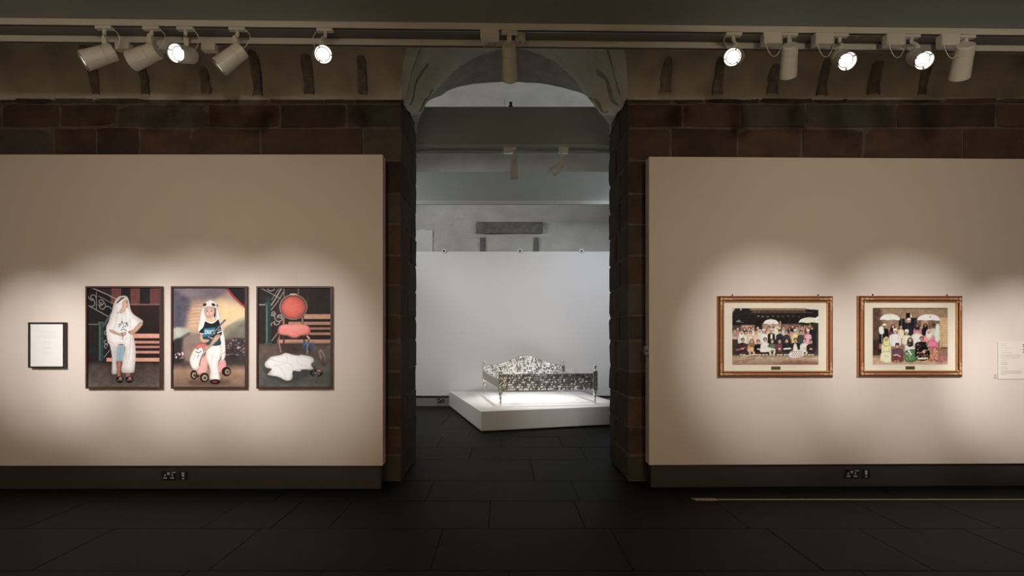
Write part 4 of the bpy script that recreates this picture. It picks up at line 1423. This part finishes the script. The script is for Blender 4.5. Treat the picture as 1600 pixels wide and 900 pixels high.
def picture_family_group():
    c = Canvas(203, 187, 905, 718, 180, 13)
    c.vgrad(187, 640, (146, 118, 92), (132, 104, 84))
    c.rect(203, 187, 905, 196, (70, 54, 44)); c.rect(203, 187, 285, 640, (84, 62, 50), 0.85, 6); c.rect(203, 480, 300, 640, (52, 38, 34), 0.8, 6)
    c.rect(626, 300, 822, 460, (120, 92, 76)); c.rect(655, 310, 718, 440, (196, 150, 120), 0.7)
    c.rect(446, 288, 500, 440, (30, 28, 32)); c.rect(556, 280, 616, 440, (34, 32, 36)); c.rect(512, 235, 552, 285, (28, 26, 28)); c.rect(553, 250, 564, 276, (206, 200, 186)); c.rect(470, 290, 478, 400, (84, 80, 82)); c.rect(594, 290, 602, 400, (80, 76, 78))
    c.rect(828, 280, 905, 560, (196, 164, 122))
    for k in range(14):
        c.rect(832, 290 + k * 19, 905, 294 + k * 19, (142, 112, 80))
    c.rect(838, 550, 905, 570, (110, 82, 64))
    c.vgrad(628, 718, (176, 134, 116), (176, 150, 122))
    c.rect(203, 620, 905, 640, (96, 70, 60), 0.7, 5); c.poly([(780, 650), (905, 620), (905, 680), (800, 700)], (150, 84, 96), alpha=0.7, soft=4); c.noise(8, 24)
    umbrella(c, 364, 300, 94, 56, (232, 222, 198)); umbrella(c, 724, 304, 106, 58, (232, 220, 220)); c.ell(738, 270, 9, 9, (176, 160, 156)); c.line([(640, 372), (690, 372)], 10, (150, 160, 160))
    # standing row
    figure(c, 540, 306, 19, (230, 222, 210), (40, 42, 52), 470, 54, cap=(228, 220, 208)); c.line([(505, 330), (495, 430)], 16, (34, 36, 44)); c.line([(575, 330), (590, 430)], 16, (34, 36, 44))
    figure(c, 312, 358, 19, (226, 216, 200), (26, 24, 28), 600, 40, skin=(150, 104, 86), cap=(232, 222, 206)); c.rect(262, 420, 330, 590, (30, 26, 30), soft=2)
    c.poly([(262, 370), (300, 362), (308, 420), (292, 432), (266, 424)], (240, 226, 214)); c.line([(290, 428), (290, 510)], 5, (200, 190, 180)); c.rect(262, 520, 290, 570, (176, 96, 96), soft=1)
    figure(c, 392, 362, 17, BKH, (112, 60, 84), 500, 38, veil=(30, 24, 28)); figure(c, 466, 366, 16, BKH, (220, 200, 160), 470, 30); figure(c, 619, 352, 17, BKH, (214, 120, 160), 470, 36, veil=(60, 40, 50), skin=(160, 106, 88))
    figure(c, 694, 352, 17, BKH, (34, 28, 30), 440, 34, veil=(28, 24, 26), skin=(140, 92, 76)); figure(c, 772, 356, 18, BKH, (176, 190, 170), 520, 42, skin=(110, 76, 62)); c.poly([(790, 350), (822, 340), (830, 440), (822, 500), (780, 500)], (196, 204, 186))
    # seated row
    figure(c, 412, 404, 21, (220, 212, 200), (236, 212, 212), 540, 56, cap=(228, 220, 206)); figure(c, 520, 414, 21, (226, 216, 196), (230, 214, 184), 530, 44, cap=(236, 228, 212)); figure(c, 618, 400, 22, (40, 32, 32), (236, 222, 196), 540, 58, cap=(44, 36, 36))
    figure(c, 726, 412, 22, BKH, (226, 130, 150), 560, 56, veil=(234, 196, 190)); c.line([(690, 470), (760, 500)], 20, (206, 160, 140), alpha=0.8)
    c.poly([(715, 500), (770, 488), (812, 520), (800, 580), (724, 580)], (222, 112, 150)); c.poly([(716, 560), (806, 556), (822, 670), (720, 676)], (176, 110, 84))
    r = random.Random(6)
    for _ in range(60):
        c.ell(r.uniform(716, 812), r.uniform(560, 672), 5, 4, r.choice([(226, 190, 110), (200, 60, 80), (120, 140, 90), (232, 150, 160)]))
    # front row
    figure(c, 330, 482, 23, BKH, (222, 216, 160), 640, 46, veil=(206, 204, 132)); c.poly([(286, 600), (374, 596), (386, 688), (282, 690)], (226, 216, 178)); c.line([(306, 630), (350, 640)], 8, (206, 164, 140))
    figure(c, 432, 540, 21, (30, 22, 22), (104, 70, 88), 650, 54, cap=(36, 26, 28)); c.poly([(386, 640), (480, 636), (482, 686), (386, 690)], (120, 64, 70)); c.line([(396, 630), (430, 624), (460, 640)], 11, (206, 160, 138))
    figure(c, 552, 488, 21, BKH, (214, 210, 200), 610, 52, veil=(40, 30, 30)); c.poly([(505, 590), (600, 580), (608, 680), (508, 684)], (92, 130, 84)); c.line([(516, 540), (562, 624)], 14, (240, 236, 228))
    for _ in range(50):
        c.ell(r.uniform(508, 602), r.uniform(520, 680), 4, 4, r.choice([(130, 160, 110), (200, 210, 190), (60, 100, 70)]))
    figure(c, 658, 478, 20, (30, 24, 24), (40, 34, 36), 640, 60, skin=(200, 150, 124)); c.poly([(612, 560), (720, 560), (724, 664), (612, 670)], (30, 26, 28))
    for _ in range(40):
        c.ell(r.uniform(612, 724), r.uniform(500, 665), 6, 5, r.choice([(220, 190, 160), (150, 90, 80), (60, 50, 50), (200, 160, 120)]), 0.9)
    c.ell(680, 596, 16, 16, (216, 150, 130)); c.line([(628, 660), (712, 656)], 16, (222, 204, 180))
    for x in (300, 412, 440, 640, 690, 770):
        c.ell(x, 684, 12, 6, (196, 156, 132))
    c.noise(10, 80); c.noise(6, 30)
    return c.done()


BKH = (30, 24, 24)

# ================================================================ framed works on the left display wall


def frame_ring(bm, x0, x1, z0, z1, wd, y0, y1, mi=0, bevel=0.0):
    """four mitred rails round an opening, front at y0"""
    o = [(x0, z0), (x1, z0), (x1, z1), (x0, z1)]
    i = [(x0 + wd, z0 + wd), (x1 - wd, z0 + wd), (x1 - wd, z1 - wd), (x0 + wd, z1 - wd)]
    of = [bm.verts.new((x, y0, z)) for x, z in o]; inf = [bm.verts.new((x, y0, z)) for x, z in i]
    ob = [bm.verts.new((x, y1, z)) for x, z in o]; ib = [bm.verts.new((x, y1, z)) for x, z in i]
    for k in range(4):
        j = (k + 1) % 4
        for q in ((of[k], of[j], inf[j], inf[k]), (ob[j], ob[k], ib[k], ib[j]), (of[j], of[k], ob[k], ob[j]), (inf[k], inf[j], ib[j], ib[k])):
            bm.faces.new(q).material_index = mi


def profile_frame(bm, x0, x1, z0, z1, prof, mis):
    """moulded frame: prof = list of (inset, depth in front of the wall), swept round the rectangle"""
    rings = []
    for ins, dep in prof:
        rings.append([bm.verts.new(p) for p in ((x0 + ins, -dep, z0 + ins), (x1 - ins, -dep, z0 + ins), (x1 - ins, -dep, z1 - ins), (x0 + ins, -dep, z1 - ins))])
    for k, (A, B) in enumerate(zip(rings[:-1], rings[1:])):
        for i in range(4):
            j = (i + 1) % 4
            bm.faces.new((A[i], A[j], B[j], B[i])).material_index = mis[k]


FD = 0.040
s_front = (PANEL_D - FD) / F
PW, PH = 0.722, 0.976
for k, (lx, fn, label) in enumerate((
        (133.3, picture_standing, 'framed print of a person in a white robe standing by a staircase'),
        (266.8, picture_riding, 'framed print of a person in white headcloth riding a toy horse'),
        (400.4, picture_chair, 'framed print of a coral chair behind a heap of white cloth'))):
    x0 = (lx - CX) * s_front
    x1 = x0 + PW
    z1 = EYE + (CY - 447.2) * s_front
    z0 = z1 - PH
    o = empty('framed_photograph', ((x0 + x1) / 2, PANEL_D, z0))
    bm = bmesh.new()
    frame_ring(bm, x0, x1, z0, z1, 0.0165, PANEL_D - FD, PANEL_D - 0.0005)
    reparent(from_bm('picture_frame', bm, M['brown_frame']), o)
    reparent(box('backing_board', x0 + 0.014, x1 - 0.014, PANEL_D - 0.024, PANEL_D - 0.001, z0 + 0.014, z1 - 0.014, M['black_frame']), o)
    reparent(print_mesh('print', fn(), x0 + 0.0165, x1 - 0.0165, z0 + 0.0165, z1 - 0.0165, PANEL_D - 0.026, None, 1.12), o)
    tag(o, label, 'framed picture', 'framed portraits on the left display wall')

# small framed sheet of text
x0, x1 = (43.7 - CX) * s_front, (100.3 - CX) * s_front
z1, z0 = EYE + (CY - 503.6) * s_front, EYE + (CY - 574.8) * s_front
o = empty('framed_text', ((x0 + x1) / 2, PANEL_D, z0))
bm = bmesh.new()
frame_ring(bm, x0, x1, z0, z1, 0.0135, PANEL_D - 0.04, PANEL_D - 0.0005)
reparent(from_bm('picture_frame', bm, M['black_frame']), o)
reparent(box('sheet', x0 + 0.012, x1 - 0.012, PANEL_D - 0.028, PANEL_D - 0.001, z0 + 0.012, z1 - 0.012, M['sheet']), o)
bm = bmesh.new()
cxm, r = (x0 + x1) / 2, random.Random(3)
for k, (zz, hw) in enumerate(((0.80, .25), (0.77, .19), (0.72, .20), (0.69, .25), (0.655, .21), (0.58, .08), (0.55, .10), (0.52, .06), (0.45, .12), (0.42, .1), (0.33, .16), (0.30, .14))):
    z = z0 + (z1 - z0) * zz
    x = cxm - hw * (x1 - x0)
    while x < cxm + hw * (x1 - x0):
        ln = r.uniform(0.006, 0.02)
        add_box(bm, x, x + ln, PANEL_D - 0.0284, PANEL_D - 0.0278, z, z + 0.004)
        x += ln + 0.004
t = from_bm('faint_lettering', bm, M['faint'])
t['kind'] = 'stuff'
reparent(t, o)
tag(o, 'small black frame around a white sheet, left of the portraits', 'framed text')

# ================================================================ gilt frames and text card on the right display wall


def gilt(L, R_, T, B, ml, mr, mtp, mb, pl, pr, pt_, pb, plq, hooks, fn, label):
    FDp = 0.045
    a, b = RP(L, B), RP(R_, T)
    def loc(px, py, off=0.0):
        p = RP(px, py, off)
        v = Matrix.Rotation(-RA, 3, 'Z') @ (p - Vector((1.408, 5.455, 0)))
        return v.x, v.z
    o = empty('gilt_framed_photograph', (1.408, 5.455, 0), RA)
    x0, z0 = loc(L, B, 0.02); x1, z1 = loc(R_, T, 0.02)
    xm0, zm0 = loc(ml, mb, 0.02); xm1, zm1 = loc(mr, mtp, 0.02)
    wd = ((xm0 - x0) + (x1 - xm1) + (z1 - zm1) + (zm0 - z0)) / 4
    bm = bmesh.new()
    prof = [(0, 0.0), (0, 0.018), (0.006, 0.028), (0.014, 0.026), (0.018, 0.034), (wd * 0.42, FDp), (wd * 0.55, FDp), (wd * 0.66, FDp - 0.010), (wd * 0.70, FDp - 0.016),
            (wd * 0.82, FDp - 0.016), (wd * 0.86, FDp - 0.012), (wd * 0.95, FDp - 0.016), (wd, FDp - 0.022), (wd, 0.012)]
    mis = [0, 0, 1, 1, 0, 0, 0, 1, 1, 0, 2, 0, 2]
    profile_frame(bm, x0, x1, z0, z1, prof, mis)
    f = from_bm('picture_frame', bm, [M['gold'], M['gold_dark'], M['gold_light']], o)
    r = random.Random(int(L))
    for sx, cx_ in ((1, x0), (-1, x1)):
        for sz, cz in ((1, z0), (-1, z1)):
            bm = bmesh.new()
            # leaf ornament hugging the corner
            for kx, kz, rr, ln in ((0.5, 0.5, 0.016, 0.02), (1.25, 0.48, 0.012, 0.03), (0.48, 1.25, 0.012, 0.03), (1.9, 0.5, 0.009, 0.028), (0.5, 1.9, 0.009, 0.028), (0.9, 0.9, 0.010, 0.014)):
                mt = Matrix.Translation((cx_ + sx * wd * kx, -FDp + 0.003, cz + sz * wd * kz)) @ Matrix.Diagonal((1.0 + (ln / rr - 1) * (kx > kz), 0.55, 1.0 + (ln / rr - 1) * (kz > kx), 1))
                bmesh.ops.create_icosphere(bm, subdivisions=2, radius=rr, matrix=mt)
            for v in bm.verts:
                v.co += Vector((r.uniform(-1, 1), r.uniform(-1, 1), r.uniform(-1, 1))) * 0.0012
            from_bm('corner_ornament', bm, M['gold_light'], o, True)
    px0, pz0 = loc(pl, pb, 0.018); px1, pz1 = loc(pr, pt_, 0.018)
    box('mat_board', x0 + wd * 0.9, x1 - wd * 0.9, -0.016, -0.001, z0 + wd * 0.9, z1 - wd * 0.9, M['matboard'], o)
    print_mesh('print', fn(), px0, px1, pz0, pz1, -0.0175, o, 1.35)
    qx0, qz0 = loc(plq[0], plq[3], 0.018); qx1, qz1 = loc(plq[1], plq[2], 0.018)
    q = box('plaque', qx0, qx1, -0.019, -0.0155, qz0, qz1, M['brass'], o, 0.001)
    for hx in hooks:
        x, z = loc(hx[0], hx[1], 0.0)
        bm = bmesh.new()
        add_lathe(bm, [(0.007, 0.0), (0.007, 0.008), (0.004, 0.011), (0, 0.011)], 10, Matrix.Translation((x, 0, z)) @ Matrix.Rotation(math.pi / 2, 4, 'X'))
        add_box(bm, x - 0.003, x + 0.003, -0.006, 0.0, z1 - 0.004, z + 0.004)
        from_bm('hanging_hook', bm, M['hook'], o)
    tag(o, label, 'framed picture', 'gilt frames on the right display wall')


gilt(1121.0, 1301.5, 462.6, 589.8, 1132, 1292, 472.8, 579.3, 1144.2, 1278.8, 481.7, 570, (1205, 1219.5, 572.6, 577.8), ((1144.2, 461), (1278, 460.8)),
     picture_large_group, 'wide gilt frame holding a crowded group photograph with people in three rows')
gilt(1340.2, 1503.4, 462.4, 589.3, 1352, 1494, 472.5, 578.7, 1363.8, 1480.8, 481.2, 569.7, (1415, 1429.5, 572.2, 577.5), ((1363.3, 460.5), (1479, 461.3)),
     picture_family_group, 'narrower gilt frame holding a family photograph under two white umbrellas')

o = empty('wall_text', (1.408, 5.455, 0), RA)


def loc(px, py):
    v = Matrix.Rotation(-RA, 3, 'Z') @ (RP(px, py) - Vector((1.408, 5.455, 0)))
    return v.x, v.z


x0, z1 = loc(1558.4, 534.4)
x1, z0 = loc(1640, 592)
box('text_card', x0, x1, -0.008, -0.0005, z0, z1, M['card'], o, 0.001)
bm = bmesh.new()
r = random.Random(8)
for yz, w0, w1, dens in ((537.3, 1562.5, 1572, .9), (539.8, 1562.5, 1573, .9), (543.9, 1562.5, 1578, .9), (547.6, 1562.5, 1574, .8), (550.8, 1562.5, 1580, .9),
                         (553.8, 1562.5, 1593, .9), (555.6, 1562.5, 1594, .9), (557.4, 1562.5, 1593, .9), (559.2, 1562.5, 1592, .9), (562.4, 1562.5, 1575, .9), (565.6, 1562.5, 1573, 1.2), (567.4, 1562.5, 1573, 1.2),
                         (569.2, 1562.5, 1574, 1.2), (573, 1562.5, 1572, 1.1), (576, 1562.5, 1574, 1.1), (579.2, 1562.5, 1595, 1.3), (581, 1562.5, 1595, 1.3), (582.8, 1562.5, 1594, 1.3), (584.6, 1562.5, 1572, 1.3)):
    xa, za = loc(w0, yz)
    xb, _ = loc(w1, yz)
    x = xa
    while x < xb:
        ln = r.uniform(0.005, 0.016)
        add_box(bm, x, min(xb, x + ln), -0.0085, -0.0078, za - 0.0030 * dens, za)
        x += ln + 0.0035
t = from_bm('lettering', bm, M['ink'], o)
t['kind'] = 'stuff'
bm = bmesh.new()
for yy in (538.0, 540.8, 545.3, 549.3):
    xa, za = loc(1597, yy)
    add_box(bm, xa, xa + 0.03, -0.0085, -0.0078, za - 0.010, za)
t = from_bm('heading_lettering', bm, M['ink_dark'], o)
t['kind'] = 'stuff'
tag(o, 'pale text card at the right edge beside the second gilt frame', 'text panel')
o = empty('wall_symbol', (1.408, 5.455, 0), RA)
bm = bmesh.new()
for (xa, ya), (xb, yb) in (((1552.3, 591.5), (1556, 586.5)), ((1554.2, 592.6), (1557.6, 588.5)), ((1553, 586.5), (1555, 585)), ((1553.5, 590.5), (1556.8, 590.8)), ((1555, 585), (1556.5, 587))):
    p, q = loc(xa, ya), loc(xb, yb)
    add_tube(bm, [(p[0], -0.0016, p[1]), (q[0], -0.0016, q[1])], 0.0022, 6)
from_bm('symbol_strokes', bm, M['ink'], o)
tag(o, 'tiny grey symbol at the lower left corner of the text card', 'symbol')

# grey box on the left end of the right display wall
p = W(1008, 548, 5.50)
o = empty('wall_box', (1.40, 5.51, 1.29))
reparent(box('box_shell', 1.372, 1.4075, 5.47, 5.55, 1.295, 1.385, M['skirt_far'], None, 0.006), o)
bm = bmesh.new()
add_lathe(bm, [(0.013, 0), (0.013, 0.004), (0, 0.004)], 14, Matrix.Translation((1.388, 5.471, 1.335)) @ Matrix.Rotation(math.pi / 2, 4, 'X'))
reparent(from_bm('button', bm, M['dark']), o)
tag(o, 'small grey box fixed on the end of the right display wall', 'wall box')


# ================================================================ sockets
def sockets(px, py, y, s, rz, pivot, label1, label2, mplate=None):
    """double power socket and the small single outlet beside it; s = metres per pixel"""
    for which in (0, 1):
        wpx = 23 if which == 0 else 13
        off = 0 if which == 0 else 22.5
        x = (px + off - CX) * s
        z = EYE + (CY - py) * s
        o = empty('double_socket' if which == 0 else 'single_outlet', (x, y + (x - pivot) * math.tan(rz), z - 0.045), rz)
        w2 = wpx * 0.00614 / 2
        box('plate', -w2, w2, -0.010, 0.0, 0, 0.088, M['socket'], o, 0.003)
        if which == 0:
            for sx in (-0.5, 0.5):
                box('earth_pin', sx * w2 - 0.006, sx * w2 + 0.006, -0.0115, -0.009, 0.040, 0.060, M['socket_grey'], o)
                box('pin_cover', sx * w2 - 0.018, sx * w2 + 0.018, -0.0115, -0.009, 0.016, 0.030, M['socket_grey'], o)
            box('indicator', -0.014, 0.012, -0.014, -0.009, 0.054, 0.078, M['socket_grey'], o, 0.002)
            box('switch', w2 * 0.42, w2 * 0.98, -0.013, -0.009, 0.072, 0.083, M['socket_grey'], o, 0.001)
        else:
            bm = bmesh.new()
            add_prism(bm, [(-0.010, 0.036), (0.010, 0.036), (0.014, 0.078), (-0.014, 0.078)], -0.0125, -0.009)
            from_bm('port_cover', bm, M['socket_grey'], o)
            box('port', -0.011, 0.011, -0.0125, -0.009, 0.012, 0.024, M['socket_grey'], o)
        tag(o, label1 if which == 0 else label2, 'socket')


sockets(264.5, 743, PANEL_D + 0.045, (PANEL_D + 0.045) / F, 0, 0, 'black double power socket in the skirting under the left display wall', 'black single outlet beside the double socket, left skirting')
sockets(1328, 739.5, 5.455 + 0.048, 5.56 / F, RA, 1.408, 'black double power socket in the skirting under the right display wall', 'black single outlet beside the double socket, right skirting')
sockets(688.5, 626, 11.84 + 0.044, 11.84 / F, 0, 0, 'small double socket in the far skirting, left of the white plinth', 'small single outlet in the far skirting, touching the plinth edge')

# ================================================================ floor line with its end plate
yl = F * EYE / (781.2 - CY)
o = empty('floor_line', ((1085 - CX) * yl / F, yl, 0))
reparent(box('line_strip', (1112 - CX) * yl / F, 6.8, yl - 0.004, yl + 0.004, 0.0012, 0.008, M['tape']), o)
bm = bmesh.new()
xa, xb = (1082 - CX) * yl / F, (1119 - CX) * yl / F
for v in add_box(bm, xa, xb, yl - 0.035, yl + 0.035, 0.0012, 0.007):
    if v.co.x < xa + 0.01 and v.co.y < yl:
        v.co.x += 0.02
reparent(from_bm('end_plate', bm, M['floor_plate']), o)
bm = bmesh.new()
for k in range(6):
    x = xa + 0.03 + k * 0.032
    add_box(bm, x, x + 0.02, yl - 0.018, yl + 0.018, 0.007, 0.0085)
t = from_bm('plate_marks', bm, M['tape'])
reparent(t, o)
tag(o, 'thin pale line across the floor before the right display wall', 'floor line')

# ================================================================ plinth
PZ = 0.324
bm = bmesh.new()
outl = [(-0.343, 8.62), (2.07, 9.36), (1.60, 11.72), (-1.145, 11.80)]
lo = [bm.verts.new((x, y, 0.025)) for x, y in outl]
hi = [bm.verts.new((x, y, PZ)) for x, y in outl]
bm.faces.new(hi)
bm.faces.new(list(reversed(lo)))
for i in range(4):
    j = (i + 1) % 4
    bm.faces.new((lo[i], lo[j], hi[j], hi[i]))
bmesh.ops.bevel(bm, geom=[e for e in bm.edges], offset=0.004, segments=1, affect='EDGES')
o = empty('bed_plinth', (0.5, 10.3, 0))
reparent(from_bm('plinth_top', bm, M['plinth']), o)
bm = bmesh.new()
c0 = Vector((0.55, 10.35))
inn = [((x - c0.x) * 0.985 + c0.x, (y - c0.y) * 0.985 + c0.y) for x, y in outl]
lo = [bm.verts.new((x, y, 0.001)) for x, y in inn]
hi = [bm.verts.new((x, y, 0.025)) for x, y in inn]
for i in range(4):
    j = (i + 1) % 4
    bm.faces.new((lo[i], lo[j], hi[j], hi[i]))
reparent(from_bm('shadow_gap_base', bm, M['dark']), o)
tag(o, 'low white wedge cornered plinth under the metal bed', 'plinth')

# ================================================================ bed of metal plates
BW, BL = 1.625, 2.04
BA = math.radians(9.5)
bed = empty('metal_bed', (-0.050, 9.32, PZ), BA)
tag(bed, 'silvery bed frame clad in small metal plates, standing on the plinth', 'bed')
rb = random.Random(21)


def post(x, y):
    bm = bmesh.new()
    add_lathe(bm, [(0.012, 0.0), (0.016, 0.012), (0.012, 0.03), (0.019, 0.045), (0.014, 0.06), (0.016, 0.10), (0.021, 0.12), (0.016, 0.135), (0.024, 0.16), (0.028, 0.20), (0.028, 0.235)], 16, Matrix.Translation((x, y, 0)))
    from_bm('leg', bm, M['steel'], bed, True)
    bm = bmesh.new()
    h = 0.036
    add_box(bm, x - h, x + h, y - h, y + h, 0.232, 0.565, 0.004)
    for k in range(11):                                   # plates on the four sides of the block
        z = 0.24 + k * 0.029
        for sx, sy in ((1, 0), (-1, 0), (0, 1), (0, -1)):
            for q in (-0.017, 0.017):
                t = rb.uniform(-0.003, 0.003)
                cx_, cy_ = x + sx * (h + 0.002) + (q if sx == 0 else 0), y + sy * (h + 0.002) + (q if sy == 0 else 0)
                if sx:
                    vs = [bm.verts.new(p) for p in ((cx_ + t, cy_ - 0.014, z), (cx_ - t, cy_ + 0.014, z), (cx_ + t * 0.5 + 0.002 * sx, cy_ + 0.014, z + 0.025), (cx_ + 0.002 * sx, cy_ - 0.014, z + 0.025))]
                else:
                    vs = [bm.verts.new(p) for p in ((cx_ - 0.014, cy_ + t, z), (cx_ + 0.014, cy_ - t, z), (cx_ + 0.014, cy_ + t * 0.5 + 0.002 * sy, z + 0.025), (cx_ - 0.014, cy_ + 0.002 * sy, z + 0.025))]
                bm.faces.new(vs)
    from_bm('post', bm, M['steel'], bed)
    bm = bmesh.new()
    add_lathe(bm, [(0.030, 0.565), (0.030, 0.573), (0.013, 0.58), (0.012, 0.60), (0.019, 0.605), (0.014, 0.61), (0.024, 0.618), (0.0305, 0.632), (0.0305, 0.646), (0.022, 0.661), (0.009, 0.668), (0.0, 0.67)], 18, Matrix.Translation((x, y, 0)))
    from_bm('finial', bm, M['steel'], bed, True)


for x, y in ((0, 0), (BW, 0), (0, BL), (BW, BL)):
    post(x, y)


def plates(name, y, face, zlo, zhi_fn, core_name):
    """a board: solid core and rows of small overlapping plates on both faces"""
    x0, x1 = 0.036, BW - 0.036
    bm = bmesh.new()
    n = 40
    top_ = [(x0 + (x1 - x0) * i / n, zhi_fn((i / n))) for i in range(n + 1)]
    add_prism(bm, [(x0, zlo), (x1, zlo)] + top_[::-1], y - 0.012, y + 0.012)
    core = from_bm(core_name, bm, M['steel_dark'], bed)
    bm = bmesh.new()
    pw, ph = 0.027, 0.038
    nr = 7 if core_name == 'footboard' else 11
    for sgn in (-1, 1):
        for r_ in range(nr):
            x = x0 - (0.5 * pw if r_ % 2 else 0)
            while x < x1 - pw * 0.4:
                xa, xb = max(x0, x + 0.001), min(x1, x + pw - 0.001)
                if xb - xa > 0.006:
                    za, zb = zhi_fn((xa - x0) / (x1 - x0)), zhi_fn((xb - x0) / (x1 - x0))
                    f0, f1 = r_ / nr, (r_ + 0.88) / nr
                    a, b, c_ = rb.uniform(-0.005, 0.005), rb.uniform(-0.005, 0.005), rb.choice((rb.uniform(0.003, 0.014), rb.uniform(0.003, 0.014), rb.uniform(-0.010, 0.0)))
                    yy = y + sgn * 0.019
                    q = [(xa, yy + a, zlo + (za - zlo) * f0), (xb, yy + b, zlo + (zb - zlo) * f0), (xb, yy + sgn * c_ + b * 0.3, zlo + (zb - zlo) * f1), (xa, yy + sgn * c_ + a * 0.3, zlo + (za - zlo) * f1)]
                    vs = [bm.verts.new(p) for p in q]
                    bm.faces.new(vs if sgn < 0 else vs[::-1])
                x += pw
    pl = from_bm(name, bm, M['steel'], core)
    pl['kind'] = 'stuff'


plates('metal_plates', 0, 0, 0.252, lambda t: 0.522, 'footboard')
plates('metal_plates', BL, 0, 0.255, lambda t: 0.558 + 0.205 * math.exp(-((t - 0.52) / 0.26) ** 2), 'headboard')
for x in (0.0, BW):
    box('side_rail', x - 0.014, x + 0.014, 0.03, BL - 0.03, 0.285, 0.425, M['steel_dull'], bed, 0.004)
bm = bmesh.new()
for k in range(9):
    yy = 0.18 + k * 0.21
    add_box(bm, 0.02, BW - 0.02, yy - 0.012, yy + 0.012, 0.29, 0.305)
    break
bm.free()
for yy in (0.55, 1.02, 1.5):
    box('cross_bar', 0.014, BW - 0.014, yy - 0.012, yy + 0.012, 0.295, 0.32, M['steel_dull'], bed)

print('objects', len(bpy.data.objects))
